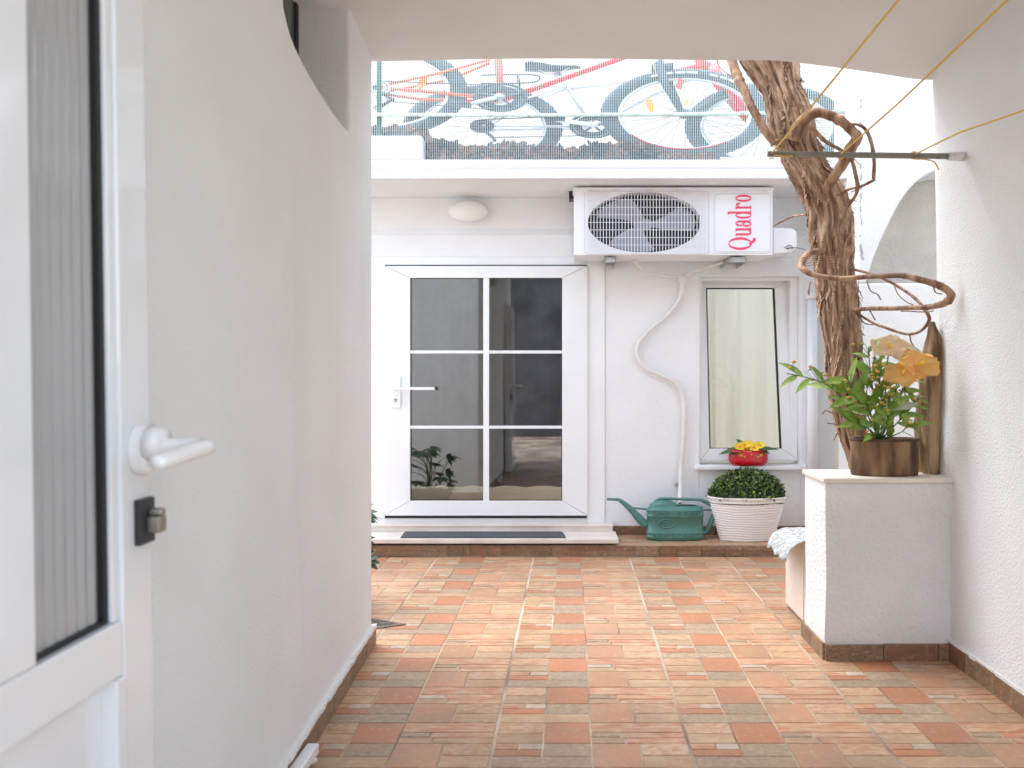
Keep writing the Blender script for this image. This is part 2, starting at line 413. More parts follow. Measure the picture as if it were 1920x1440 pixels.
def clip(lst, xlo, xhi, ylo, yhi):
    for (x0, x1, y0, y1, m) in lst:
        a, b, c, d = max(x0, xlo), min(x1, xhi), max(y0, ylo), min(y1, yhi)
        if b > a and d > c: yield a, b, c, d, m
def tiles(mb, xlo, xhi, ylo, yhi, z, yref=5.596, xref=.401):
    W = .668; T = .3344; g = .004
    i0 = math.floor((xlo-xref)/W); i1 = math.ceil((xhi-xref)/W)
    j0 = math.floor((yref-yhi)/T); j1 = math.ceil((yref-ylo)/T)
    for i in range(i0, i1):
        for j in range(j0, j1):
            x = xref+i*W+.003; wd = W-.006; y1 = yref-j*T; ym = y1-T*.49; y0 = y1-T
            L = []
            # row nearest the house: textured half, plain square, long strips
            yq = ym+(y1-ym)*.46
            L += [(x, x+wd*.25, yq, y1, 5), (x, x+wd*.25, ym, yq, 4), (x+wd*.25, x+wd*.5, ym, y1, 1)]
            a, b = x+wd*.5, x+wd; h = y1-ym
            L += [(a, b, ym+h*.52, y1, 2), (a, a+wd*.16, ym+h*.30, ym+h*.52, 6 if rnd.random() < .3 else 3), (a+wd*.16, b, ym+h*.26, ym+h*.52, 2),
                  (a, a+wd*.18, ym, ym+h*.28, 4), (a+wd*.18, b, ym, ym+h*.26, 2 if rnd.random() < .5 else 4)]
            # second row: small bricks, grey stone, square, diagonal
            h = ym-y0
            L += [(x, x+wd*.13, y0+h*.74, ym, 2), (x+wd*.13, x+wd*.25, y0+h*.74, ym, 6), (x, x+wd*.25, y0+h*.46, y0+h*.74, 1),
                  (x+wd*.25, x+wd*.5, y0+h*.44, ym, 3), (x, x+wd*.5, y0, y0+h*.45, 3 if (i+j) % 3 else 4),
                  (x+wd*.5, x+wd*.75, y0, ym, 9), (x+wd*.75, x+wd, y0+h*.48, ym, 5), (x+wd*.75, x+wd, y0, y0+h*.48, 4)]
            for (a, b, c, d, m) in clip(L, xlo, xhi, ylo, yhi):
                t = tint(.16)
                if m == 1 and c < ym-.01 and b > x+wd*.5: t = (t[0]*.93, t[1]*1.02, t[2]*1.0, 1)
                piece(mb, a, b, c, d, z, m, g=.0028, t=t)
def skirt(mb, p0, p1, h, thick, out, z0=0.0, tones=(7, 8), L=(.12, .32)):
    """A run of cut tile pieces along a wall foot, from p0 to p1 (xy), facing 'out'."""
    p0 = Vector((*p0, 0)); p1 = Vector((*p1, 0)); d = p1-p0; n = d.length; d.normalize(); o = Vector((*out, 0))
    t = 0
    while t < n-.01:
        l = min(rnd.uniform(*L), n-t); mb.cur = tones[rnd.randrange(len(tones))]; mb.ccol = tint(.3)
        a = p0+d*(t+.002); b = p0+d*(t+l-.002); tk = thick+rnd.uniform(-.001, .001)
        hh = h*(1+rnd.uniform(-.03, .03))
        c = (a+b)/2+o*tk/2
        mb.obox((c.x, c.y, z0+hh/2), d*((b-a).length/2), o*(tk/2), (0, 0, hh/2)); t += l

# ------------------------------------------------------------------ ground
mb = MB(); mb.box(-6, 6, -5.2, 6.0, -.12, -.003)
mb.cur = 1
tiles(mb, -2.4, 1.70, 1.9, 5.596, .0)
fl = mb.build('paved_floor', TM); struct(fl)

DW = 5.967                                   # house wall plane
ZP = .082                                    # top of the low tiled step


# ------------------------------------------------------------------ passage walls and ceiling
def xw(D):                                   # the left wall's face, bending outward to the court
    return -.876-.060*(D-2.45)/(3.775-2.45) if D > 2.45 else -.886+.010*max(0,(D-1.9)/.55)
ZC = 2.80
lw = thing('plaster_wall', 'long rough plaster wall behind the open glazed door, with recess under the ceiling', 'wall', (-1.1, 2, 0))
mb = MB()
def onwall(px, py):
    D = 2.7
    for _ in range(20): D = -xw(D)*F/(1072-px)
    return D, PZ(py, D)
niche = [onwall(a, b) for a, b in ((655, 246), (640, 230), (624, 209), (600, 172), (580, 139), (565, 111), (553, 86), (545, 66), (538, 42), (532, 14))]
niche = [(niche[0][0], ZC)]+niche+[(niche[-1][0]-.01, niche[-1][1]+.08), (niche[-1][0]-.012, ZC)]
ds = [.25, .7, 1.2, 2.3, 2.45, 2.7, 3.0, 3.3, 3.6, 3.775]
poly = [(d, 0.0) for d in ds] + [(3.775, ZC)] + niche + [(2.3, ZC), (.25, ZC)]
n = len(poly); XB = -1.125
for (d, z) in poly: mb.v.append((xw(d)+.004*math.sin(z*2.1+d), d, z))
for (d, z) in poly: mb.v.append((XB, d, z))
mb.face(list(range(n))); 
for i in range(n): mb.face((i, n+i, n+(i+1) % n, (i+1) % n))
mb.build('wall_face', M['plaster'], lw, bevel=.018, bseg=3)
mb = MB(); mb.box(-2.7, XB-.001, .25, 3.77, 0, 3.1)
mb.build('wall_core', M['plaster'], lw)
mb = MB()
skirt(mb, (xw(2.45), 1.7), (xw(2.45), 2.45), .085, .014, (1, 0), L=(.18, .34), tones=(8, 8, 7))
skirt(mb, (xw(2.45), 2.45), (xw(3.775), 3.79), .085, .014, (1, .03), L=(.18, .34), tones=(8, 8, 7))
skirt(mb, (-2.4, 3.775), (xw(3.775)-.006, 3.775), .085, .014, (0, 1), L=(.18, .34))
mb.build('skirting', TM, lw)
mb = MB(); 
for i, (a, b) in enumerate(((1.7, 2.45), (2.45, 3.77))):
    n = 26
    for k in range(n):
        d0 = a+(b-a)*k/n; d1 = a+(b-a)*(k+1)/n; r = .012+.005*rnd.random()
        mb.obox(((xw(d0)+xw(d1))/2+.006, (d0+d1)/2, .088), (r, 0, .002), (xw(d1)/2-xw(d0)/2, (d1-d0)/2, 0), (0, 0, .006+.003*rnd.random()))
mb.build('mortar_ridge', M['whitewash_warm'], lw)

# dark little window in the recess
tw = thing('vent_window', 'small dark framed window in the recess high on the plaster wall', 'window', (XB, 3.2, 2.5))
mb = MB(); z0, z1, a, b = 2.30, 2.80, 2.98, 3.275
for (p, q, r, s) in ((a, b, z0, z0+.03), (a, b, z1-.03, z1), (a, a+.03, z0+.03, z1-.03), (b-.03, b, z0+.03, z1-.03)): mb.box(XB, XB+.014, p, q, r, s)
mb.build('frame', M['dark_metal'], tw, bevel=.002)
mb = MB(); mb.box(XB, XB+.004, a+.03, b-.03, z0+.03, z1-.03)
mb.build('pane', mat('dark_pane', (.10,.11,.105), .25), tw)  # opaque pane in one even dark grey

rw = thing('stucco_wall', 'white stucco wall that carries the clothesline pole', 'wall', (2.2, 2, 0))
def rwx(y, z): return 1.69+.010*math.sin(y*1.7+z)+.008*math.sin(z*2.3-y*.6)
mb = MB()
def rf(u, v):
    y = .25+u*(3.85-.25); z = v*2.82; x = rwx(y, z)
    e = max(0, y-3.74)/.11
    low = max(0, 1-z/1.6)
    return (x+.06*e*e-.0*low, y, z)
mb.grid(rf, 90, 40)
mb.grid(lambda u, v: (rwx(3.85, v*2.82)+.06+u*1.4, 3.85, v*2.82), 4, 40)
mb.box(2.0, 3.2, .25, 3.84, 0, 3.1)
mb.build('wall_face', M['stucco'], rw, smooth=True)
mb = MB(); skirt(mb, (1.685, 1.7), (1.685, 3.56), .082, .018, (-1, 0), tones=(7, 8, 8), L=(.10, .26))
mb.build('skirting', TM, rw)
mb = MB()
for k in range(40):
    d0 = 1.7+(3.56-1.7)*k/40; mb.obox((1.682, d0+.023, .086), (.012+.003*rnd.random(), 0, 0), (0, .026, 0), (0, 0, .006+.003*rnd.random()))
mb.build('mortar_ridge', M['whitewash_warm'], rw)

def cz(x, y):
    z = 2.775
    if y > 2.9:
        k = min(1, (y-2.9)/.9)
        z -= k*.018
        if x > .95: z -= (k**2)*.105*min(1, ((x-.95)/.70))**1.2
    return z+.006*math.sin(x*3+y*2.2)+.005*math.sin(y*4.1-x)
mb = MB(); mb.grid(lambda u, v: (-1.4+u*3.3, 3.80-v*3.5, cz(-1.4+u*3.3, 3.80-v*3.5)), 60, 60)
# rounded front edge rising to the roof line
mb.grid(lambda u, v: (-1.4+u*3.3, 3.80+.03*math.sin(v*1.57)-.0, cz(-1.4+u*3.3, 3.80)+(1-math.cos(v*1.57))*.03), 60, 4)
mb.grid(lambda u, v: (-1.4+u*3.3, 3.83, cz(-1.4+u*3.3, 3.80)+.03+v*.35), 60, 2)
mb.box(-2.7, 3.2, .3, 3.82, 3.10, 3.17)
ce = mb.build('passage_ceiling', M['ceiling'], None, smooth=True)
tag(ce, 'smooth off-white ceiling slab over the passage with uneven far edge', 'ceiling')
mb = MB(); mb.box(-6, 6, -5.2, -5, 0, 1.5); mb.box(-4.6, .4, -4.99, -4.8, 0, 3.7)  # unseen; the tall dark piece is added to darken the door glass reflection
bw = mb.build('added_dark_wall', mat('dark_wall_grey', (.13,.13,.14), .9, (.07,.07,.08), 2)); tag(bw, 'dark grey wall added far behind the viewer to darken the door glass reflection', 'wall')

# ------------------------------------------------------------------ house
s = DW/F
hs_ = thing('house', 'whitewashed house front with glazed door, tilted window and terrace parapet', 'house', (0, 6.2, 0))
X0, X1 = -2.6, PX(1606, DW)
mb = MB(); mb.box(-2.5, 2.3, 5.60, DW+.2, -.1, ZP-.004)
tiles(mb, PX(1150, 5.7), 2.2, 5.602, DW-.002, ZP, yref=5.602+.3344, xref=.30)
# riser tiles
t = -2.4
while t < 2.2:
    l = rnd.choice((.17, .34, .22, .12)); mb.cur = rnd.choice((7, 7, 8)); mb.ccol = tint(.35)
    if rnd.random() < .45:
        mb.obox((t+l/2, 5.597, .025), ((l-.005)/2, 0, 0), (0, .004, 0), (0, 0, .017)); mb.ccol = tint(.3); mb.cur = rnd.choice((7, 8))
        mb.obox((t+l/2, 5.597, .061), ((l-.005)/2, 0, 0), (0, .004, 0), (0, 0, .016))
    else: mb.obox((t+l/2, 5.597, .043), ((l-.005)/2, 0, 0), (0, .004, 0), (0, 0, .034))
    t += l
mb.build('tiled_step', TM, hs_)
zt = PZ(368, DW)
dl, dr, dt, db = PX(688, DW), PX(1134, DW), PZ(482, DW), PZ(975, DW)
wl, wr, wt, wb = PX(1312, DW), PX(1501, DW), PZ(518, DW), PZ(872, DW)
zl = PZ(440, DW)
mb = MB(); YB = DW+.22
mb.box(X0, dl, DW, YB, 0, dt); mb.box(dr, wl, DW, YB, 0, dt); mb.box(dl, dr, DW, YB, 0, db-.06)
mb.box(wl, wr, DW, YB, 0, wb); mb.box(wr, X1, DW, YB, 0, dt); mb.box(wl, wr, DW, YB, wt, dt)
mb.box(X0, X1, DW, YB, dt, zl)
mb.prism([(DW, zl), (YB, zl), (YB, zt+.3), (DW+.03, zt+.3), (DW+.03, zl+.05)], 'x', X0, X1)
mb.build('front_wall', M['whitewash'], hs_, bevel=.006)
# parapet, soffit
YP = 5.42; zs = PZ(335, YP)
mb = MB(); XR = PX(1603, YP)
mb.box(X0, XR, YP, DW+.026, zs, zs+.07)
mb.box(X0, XR, YP, YP+.13, zs+.07, PZ(299, YP))
mb.box(X0, PX(791, YP), YP, YP+.13, PZ(299, YP), PZ(254, YP))
mb.box(X0, .83, YP+.13, 7.2, zs+.07, zs+.09); mb.box(.83, XR+.3, YP+.13, 6.42, zs+.07, zs+.09)
mb.build('parapet', M['whitewash'], hs_, bevel=.016, bseg=3)
# room behind
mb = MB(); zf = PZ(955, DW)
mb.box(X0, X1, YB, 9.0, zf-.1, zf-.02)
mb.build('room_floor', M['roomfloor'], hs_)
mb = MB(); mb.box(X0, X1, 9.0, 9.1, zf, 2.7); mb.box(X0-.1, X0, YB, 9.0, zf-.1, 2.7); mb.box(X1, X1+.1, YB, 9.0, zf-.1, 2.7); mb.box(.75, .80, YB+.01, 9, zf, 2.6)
mb.box(X0, .8, YB+.001, 8.3, 2.6, 2.65); mb.box(.8, X1, YB+.001, 6.42, 2.6, 2.65)  # roof left open further back, an added gap to daylight the curtains
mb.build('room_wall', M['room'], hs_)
mb = MB(); mb.box(.81, .83, YB+.01, 8.98, zf, 2.6); mb.box(.83, X1-.002, 8.6, 8.62, zf, 2.6); mb.box(X1-.02, X1-.002, YB+.01, 8.6, zf, 2.6); mb.build('bounce_lining', M['bounce_w'], hs_)  # unseen white lining, added to bounce daylight onto the sheer curtain
# wall skirting on the step
mb = MB()
skirt(mb, (PX(1150, DW), DW), (PX(1660, DW), DW), .066, .012, (0, -1), z0=ZP, L=(.12, .4), tones=(7, 7, 8))
mb.build('skirting', TM, hs_)
# thresholds
mb = MB()
Y2 = 5.847; zslab = PZ(1011, 5.575)
mb.prism([(X0, 5.575), (PX(1160, 5.575), 5.575), (PX(1149, Y2)+.02, Y2+.02), (X0, Y2+.02)], 'z', zslab-.031, zslab)
mb.build('doorstep_slab', M['marble'], hs_, bevel=.004)
mb = MB()
z2 = PZ(984, Y2)
mb.box(X0, PX(1149, Y2), Y2+.006, DW-.001, zslab+.0005, z2-.014); mb.box(X0, PX(1150, Y2), Y2-.004, DW-.001, z2-.0135, z2)
mb.build('threshold', M['marble'], hs_, bevel=.003)
# door: frame, sash, glazing
yF = DW-.012
door = MB()
fl_, fr_, ft_, fb_ = PX(722, yF), PX(1100, yF), PZ(497, yF), PZ(969, yF)
door.box(dl, fl_, yF, yF+.07, db-.02, dt); door.box(fr_, dr, yF, yF+.07, db-.02, dt)
door.box(fl_, fr_, yF, yF+.07, ft_, dt); door.box(fl_, fr_, yF, yF+.06, db-.03, fb_-.004)
do = door.build('door', M['pvc'], hs_, bevel=.004, label='white framed glazed door with six panes')
yS = yF-.022
def rect_frame(mb, x0, x1, z0, z1, l, r, t, b, y0, y1, gap=.0):   # mitred frame
    o = [(x0, z0), (x1, z0), (x1, z1), (x0, z1)]; i = [(x0+l, z0+b), (x1-r, z0+b), (x1-r, z1-t), (x0+l, z1-t)]
    for k in range(4):
        k2 = (k+1) % 4
        a, b_, c, d = Vector(o[k]), Vector(o[k2]), Vector(i[k2]), Vector(i[k])
        m_ = (a+b_+c+d)/4; e = .0012
        pts = []
        for q in (a, b_, c, d):
            pts.append(q)
        # shave the mitres by a hair so the joint shows
        pts[0] = a+(b_-a).normalized()*e; pts[1] = b_-(b_-a).normalized()*e
        pts[2] = c-(c-d).normalized()*e; pts[3] = d+(c-d).normalized()*e
        mb.prism([tuple(p) for p in pts], 'y', y0, y1)
sx0, sx1, sz0, sz1 = PX(720.5, yS), PX(1101.5, yS), PZ(967, yS), PZ(498.5, yS)
gx0, gx1, gz0, gz1 = PX(769, yS), PX(1054, yS), PZ(939, yS), PZ(521, yS)
mb = MB(); rect_frame(mb, sx0, sx1, sz0, sz1, gx0-sx0, sx1-gx1, sz1-gz1, gz0-sz0, yS, yS+.05)
mb.build('sash', M['pvc'], do, bevel=.0035)
mb = MB(); rect_frame(mb, gx0-.001, gx1+.001, gz0-.001, gz1+.001, .007, .007, .005, .005, yS+.014, yS+.03)
mb.box(fl_-.001, fr_+.001, yF-.004, yF+.01, ft_-.005, ft_+.001)
mb.box(fl_+.002, fr_-.002, yS+.006, yF+.03, fb_-.008, sz0-.001)
mb.build('gasket', M['black'], do)
mb = MB(); mb.box(gx0, gx1, yS+.020, yS+.024, gz0, gz1)
mb.v = [v for v in mb.v]; mb.f = [mb.f[2]]; mb.m = [0]; mb.c = [mb.c[0]]
mb.build('glass_pane', M['door_glass'], do)
mb = MB(); yM = yS+.006
xm0, xm1 = PX(906, yM), PX(917, yM)
mb.box(xm0, xm1, yM, yM+.012, gz0, gz1)
for py in (660, 801):
    for (a, b) in ((gx0, xm0-.0005), (xm1+.0005, gx1)): mb.box(a, b, yM+.001, yM+.012, PZ(py+2.8, yM), PZ(py-2.8, yM))
mb.build('glazing_bar', M['pvc'], do, bevel=.002)
mb = MB(); yH = yS
mb.box(PX(735, yH), PX(752, yH), yH-.012, yH, PZ(765, yH), PZ(705, yH))
hp = mb.build('handle_plate', M['pvc'], do, bevel=.004)
mb = MB(); a = P(743, 729, yH); b = a+Vector((0, -.06, 0)); c = P(812, 728, yH-.06)
mb.tube([a, b], .010, 10, xs=1.6); mb.obox(((b.x+c.x)/2, b.y, (b.z+c.z)/2), ((c.x-b.x)/2+.012, 0, 0), (0, .011, 0), (0, 0, .0105))
mb.build('handle', M['pvc'], do, bevel=.006, bseg=3)
mb = MB(); k = P(742, 749, yH-.0135)
mb.tube([k, k+Vector((0, .006, 0))], .0085, 12, xs=1.7); mb.box(k.x-.007, k.x+.007, k.y, k.y+.004, k.z-.022, k.z-.004)
mb.build('keyhole', M['lockm'], do)
# window: frame, tilted sash
yW = DW+.075
win = MB()
win.box(wl, wl+.03, yW, yW+.06, wb+.02, wt); win.box(wr-.055, wr, yW, yW+.06, wb+.02, wt)
win.box(wl+.03, wr-.055, yW, yW+.06, wt-.022, wt); win.box(wl+.03, wr-.055, yW, yW+.06, wb+.02, wb+.055)
wo_ = win.build('window', M['pvc'], hs_, bevel=.003, label='white framed tilted window')
ywi = yW-.02
qx0, qx1, qz0, qz1 = wl+.012, PX(1496, ywi), wb+.030, wt-.006
mb = MB(); rect_frame(mb, qx0, qx1, qz0, qz1, .072, .115, .055, .088, ywi, ywi+.05)
tilt = R(5.0)
def tiltf(mb):
    out = []
    for (x, y, z) in mb.v:
        dz = z-qz0; dy = y-ywi
        f = dz/(qz1-qz0)
        out.append((x+(-.030*f if x > (qx0+qx1)/2 else -.010*f), ywi+dy*math.cos(tilt)+dz*math.sin(tilt), qz0+dz*math.cos(tilt)-dy*math.sin(tilt)))
    mb.v = out
tiltf(mb); mb.build('sash', M['pvc'], wo_, bevel=.003)
mb = MB(); rect_frame(mb, qx0+.071, qx1-.114, qz0+.087, qz1-.054, .012, .014, .008, .006, ywi+.012, ywi+.03)
tiltf(mb); mb.build('gasket', M['black'], wo_)
mb = MB(); mb.add([(qx0+.07, ywi+.02, qz0+.085), (qx1-.11, ywi+.02, qz0+.085), (qx1-.11, ywi+.02, qz1-.05), (qx0+.07, ywi+.02, qz1-.05)], [(0, 1, 2, 3)])
tiltf(mb); mb.build('glass_pane', M['win_glass'], wo_)
mb = MB(); ysl = DW-.05
mb.box(PX(1305, ysl), PX(1513, ysl), ysl, yW+.02, PZ(881, ysl), PZ(874, ysl))
mb.build('sill', M['whitewash'], wo_, bevel=.004)

# curtains
def curtain(name, x0, x1, y, z0, z1, m, label, folds, amp, seed, hem=0):
    r = random.Random(seed); ph = [r.uniform(0, 6.28) for _ in range(5)]
    mb = MB()
    def fn(u, v):
        x = x0+(x1-x0)*u
        yy = y+amp*(math.sin(u*folds*6.28+ph[0]+.5*math.sin(u*5+ph[1]))+.5*math.sin(u*folds*2.3*6.28+ph[2]))*(1-.3*v)
        return (x+.01*math.sin(v*3+u*9), yy, z0+(z1-z0)*v+hem*math.sin(u*folds*6.28+ph[0])*(1-v)*.4)
    mb.grid(fn, 120, 12)
    return tag(mb.build(name, m, None, smooth=True), label, 'curtain')
curtain('curtain', dl-.1, dr+.1, 6.32, PZ(912, 6.32), dt+.1, M['curtain'], 'long dark grey curtain hanging behind the glazed door', 7, .022, 3, .006)
curtain('curtain', wl-.15, wr+.2, 6.235, wb-.25, wt+.2, M['sheer'], 'pale sheer curtain behind the tilted window', 5, .024, 5)

# ------------------------------------------------------------------ court walls
cw = thing('court_wall', 'bright stucco wall with a shallow arched niche beside the vine', 'wall', (2.4, 5.3, 0))
YC = 5.2; xc = PX(1610, YC)
arc = [(1625, 531), (1630, 510), (1640, 480), (1652, 450), (1664, 425), (1676, 400), (1688, 378), (1703, 357), (1718, 341), (1734, 329), (1760, 316), (1790, 310)]
mb = MB()
mb.box(xc, 3.4, YC, YC+.4, 0, PZ(531, YC))
pts = [(xc, PZ(531, YC))] + [(PX(a, YC), PZ(b, YC)) for a, b in arc] + [(3.4, PZ(310, YC)), (3.4, 4.6), (xc, 4.6)]
mb.prism(pts, 'y', YC, YC+.4)
mb.build('wall_face', M['stucco'], cw, bevel=.012)
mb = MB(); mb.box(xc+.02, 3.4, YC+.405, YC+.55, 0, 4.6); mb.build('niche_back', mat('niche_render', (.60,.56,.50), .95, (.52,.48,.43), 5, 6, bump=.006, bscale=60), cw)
mb = MB(); rs_ = random.Random(3)
for q in range(46):
    py = rs_.choice((rs_.uniform(185, 235), rs_.uniform(330, 405), rs_.uniform(455, 485), rs_.uniform(180, 480)))
    px = 1612.5+abs(rs_.gauss(0, 2.2)); n = 9; w_ = rs_.uniform(.7, 2.6); h_ = rs_.uniform(1.5, 8)
    mb.prism([(PX(max(1611.2, px+w_*math.cos(a)*rs_.uniform(.6, 1.2)), YC), PZ(py+h_*math.sin(a)*rs_.uniform(.6, 1.2), YC)) for a in [2*math.pi*i/n for i in range(n)]], 'y', YC-.0012-.0001*q/5, YC+.001)
mb.build('mould_stain', mat('mould', (.30,.29,.28), .95, (.55,.54,.52), 60, 5), cw)
mb = MB(); mb.box(3.2, 3.4, 3.85, YC, 0, 3.2); ow = mb.build('court_wall', M['stucco']); tag(ow, 'plain stucco wall round the corner past the vine', 'wall')
mb = MB(); mb.box(-5.2, -5.0, 1.0, 7, 0, 1.6); ow = mb.build('court_wall', M['stucco']); tag(ow, 'plain stucco wall closing the hidden court behind the leafy plant', 'wall')
mb = MB(); mb.box(-3.2, 3.4, 7.2, 7.4, 2.5, 5.2); ow = mb.build('terrace_wall', M['limewall']); tag(ow, 'bright rendered wall rising behind the bicycles on the terrace', 'wall')
# ------------------------------------------------------------------ downpipe
mb = MB(); xp = PX(1523, DW-.03)
mb.tube([(xp, DW-.035, ZP), (xp, DW-.035, PZ(562, DW))], .026, 16, xs=1.5)
mb.tube([(xp, DW-.035, PZ(562, DW)), (xp, DW-.035, PZ(556, DW)), (xp, DW-.035, PZ(550, DW))], [.033, .033, .028], 16, xs=1.5)
tag(mb.build('downpipe', M['pvc'], None, smooth=True, autosm=1), 'white capped pipe standing against the wall beside the tilted window', 'pipe')

# ------------------------------------------------------------------ entrance door leaf
ed = thing('entrance_door', 'open white glossy door with a narrow ribbed glass strip and lever handle', 'door', (-.84, .65, 0))
XF = -.80
def DD(px): return 1205.6/(1072-px)
def lean(mb): mb.v = [(x+.0145*(1.26-z), y, z) for (x, y, z) in mb.v]; return mb
zA, zB = .828, .732                          # middle rail
mb = MB(); mb.box(XF-.075, XF, DD(225), DD(280), .02, 2.2)
mb.box(XF-.075, XF, .55, DD(62), zA+.0008, 2.2)
mb.box(XF-.075, XF-.0004, .55, DD(225)-.0006, zB, zA)
mb.box(XF-.075, XF, .55, DD(225)-.0006, .02, .12)
lean(mb).build('leaf_frame', M['pvc_gloss'], ed, bevel=.004)
mb = MB(); mb.box(XF-.06, XF-.006, DD(212), DD(225)-.0006, zA+.0008, 2.2); mb.box(XF-.05, XF+.006, DD(205), DD(225)-.0008, .1205, zB-.001)
lean(mb).build('glazing_bead', M['pvc_gloss'], ed, bevel=.003)
mb = MB(); mb.box(XF-.05, XF-.014, DD(204), DD(212), zA+.009, 2.2); mb.box(XF-.05, XF-.014, DD(62), DD(212), zA+.001, zA+.0085)
lean(mb).build('gasket', M['black'], ed)
mb = MB(); nn = 90
def rib(u, v):
    d = DD(63)+(DD(204)-DD(63))*u
    return (XF-.026+.0035*abs(math.sin(u*math.pi*7))**.6, d, zA+.008+(2.2-zA)*v)
mb.grid(rib, nn, 2)
lean(mb).build('ribbed_glass', mat('grey_ribbed_glass', (.38,.385,.385), .14, coat=.5), ed, smooth=True)
mb = MB(); mb.box(XF-.05, XF-.022, .55, DD(205)-.0005, .1205, zB-.001)
lean(mb).build('lower_panel', M['pvc_gloss'], ed)
# handle
zh = 1.125
mb = MB(); mb.prism([(1.47+.030*math.cos(a), zh+.046*math.sin(a)) for a in [2*math.pi*i/28 for i in range(28)]], 'x', XF-.002, XF+.030)
hd = lean(mb).build('handle', M['lever'], ed, bevel=.009, bseg=4)
mb = MB(); mb.tube(smoothpath([(XF+.02, 1.47, zh+.006), (XF+.085, 1.47, zh+.008), (XF+.122, 1.465, zh+.008), (XF+.14, 1.44, zh+.007), (XF+.139, 1.38, zh+.004), (XF+.135, 1.315, zh-.002), (XF+.132, 1.29, zh-.004)], 6), lerpl([.017, .014, .0145, .015, .0155, .0145, .011], 6), 14, xs=1.25)
mb.tube([(XF+.028, 1.47, zh+.012), (XF+.056, 1.47, zh+.010)], [.036, .026], 20)
lean(mb).build('lever', M['lever'], hd, smooth=True)
mb = MB(); mb.box(XF-.001, XF+.012, DD(247), DD(276), .950, 1.034)
lk = lean(mb).build('lock', M['dark_metal'], ed, bevel=.003)
mb = MB(); mb.box(XF+.012, XF+.036, DD(258), DD(273), .970, 1.000); mb.tube([(XF+.012, DD(266), 1.007), (XF+.038, DD(266), 1.007)], .0085, 14)
lean(mb).build('latch', M['lockm'], lk, bevel=.003)
# white bar at the wall foot
mb = MB(); p = [Vector((xw(2.4)+.030, 2.60, .055)), Vector((xw(2.4)+.030, 2.30, .05))]
mb.obox((xw(2.4)+.034, 2.46, .048), (.020, 0, 0), (0, .16, 0), (0, 0, .016)); mb.tube([(xw(2.4)+.034, 2.60, .03), (xw(2.4)+.05, 2.585, .018)], .012, 10)
tag(mb.build('cable_duct', M['pvc_gloss'], None, bevel=.012, bseg=3), 'white plastic bar lying along the foot of the rough plaster wall', 'bar')

# ------------------------------------------------------------------ planter block
pb = thing('planter_block', 'white plastered block with cream stone top carrying the log pot', 'planter', (1.4, 3.7, 0))
xa = PX(1549, 3.56)
mb = MB()
def pf(x0, y0, x1, y1, nx, nz, zt):
    def fn(u, v):
        x = x0+(x1-x0)*u; y = y0+(y1-y0)*u; z = v*zt
        return (x+.004*math.sin(z*9+y*3)*(.3+.7*(1-v)), y+.004*math.sin(x*7+z*5), z)
    return fn
mb.grid(pf(xa, 3.57, 1.70, 3.57, 20, 20, .785), 20, 20)
mb.grid(pf(xa, 3.88, xa, 3.57, 12, 20, .785), 12, 20)
mb.grid(pf(1.9, 3.88, xa, 3.88, 12, 20, .785), 12, 20)
mb.build('block', M['whitewash_warm'], pb)
mb = MB(); mb.prism([(xa-.012, 3.553), (1.70, 3.553), (1.70, 3.89), (xa-.012, 3.89)], 'z', .786, .808)
mb.build('stone_top', M['slab'], pb, bevel=.004)
mb = MB(); skirt(mb, (xa-.006, 3.566), (1.675, 3.566), .072, .013, (0, -1), tones=(7, 8), L=(.18, .3)); skirt(mb, (xa-.002, 3.9), (xa-.002, 3.566), .072, .013, (-1, 0), L=(.1, .2))
mb.build('skirting', TM, pb)
# cabinet and cloth
cx0 = PX(1508, 4.066); cbt = .42
cb = thing('small_cabinet', 'cream cabinet with drawers tucked behind the white planter block', 'cabinet', (1.45, 4.2, 0))
mb = MB(); mb.box(cx0, 1.75, 4.09, 4.42, .012, cbt); mb.build('carcass', M['chest'], cb, bevel=.002)
mb = MB()
for (a, b) in ((.02, .14), (.145, .275), (.28, cbt-.004)): mb.box(cx0+.006, 1.745, 4.072, 4.089, a, b)
mb.build('drawer_front', M['chestf'], cb, bevel=.002)
for z in (.08, .11, .2, .24, .33, .38): mb = MB(); mb.tube([(cx0+.03, 4.071, z), (cx0+.03, 4.066, z)], .004, 8); mb.build('screw', M['lockm'], cb)
mb = MB()
mb.grid(lambda u, v: (cx0-.002+u*.5, 4.055+v*.37, cbt+.006+.0015*math.sin(u*30)*math.sin(v*17)), 30, 20)
A0, A1 = Vector((cx0-.002, 4.055, cbt+.006)), Vector((cx0-.002, 4.425, cbt+.006)); B0, B1 = P(1474, 1056, 4.02), P(1438, 1023, 4.34)
def flap(u, v):
    top = A0.lerp(A1, v); bot = B0.lerp(B1, v); p = top.lerp(bot, u)
    bul = math.sin(u*math.pi)*.018
    edge = (.004*math.sin(v*19)+.002*math.sin(v*33))*u
    return (p.x-bul+edge, p.y, p.z+bul*.9+edge+.006*math.sin(v*9+1)*u)
mb.grid(flap, 16, 26)
tag(mb.build('lace_cloth', M['lace'], None, smooth=True, solid=.003), 'whitish patterned cloth draped over the small cabinet', 'cloth')

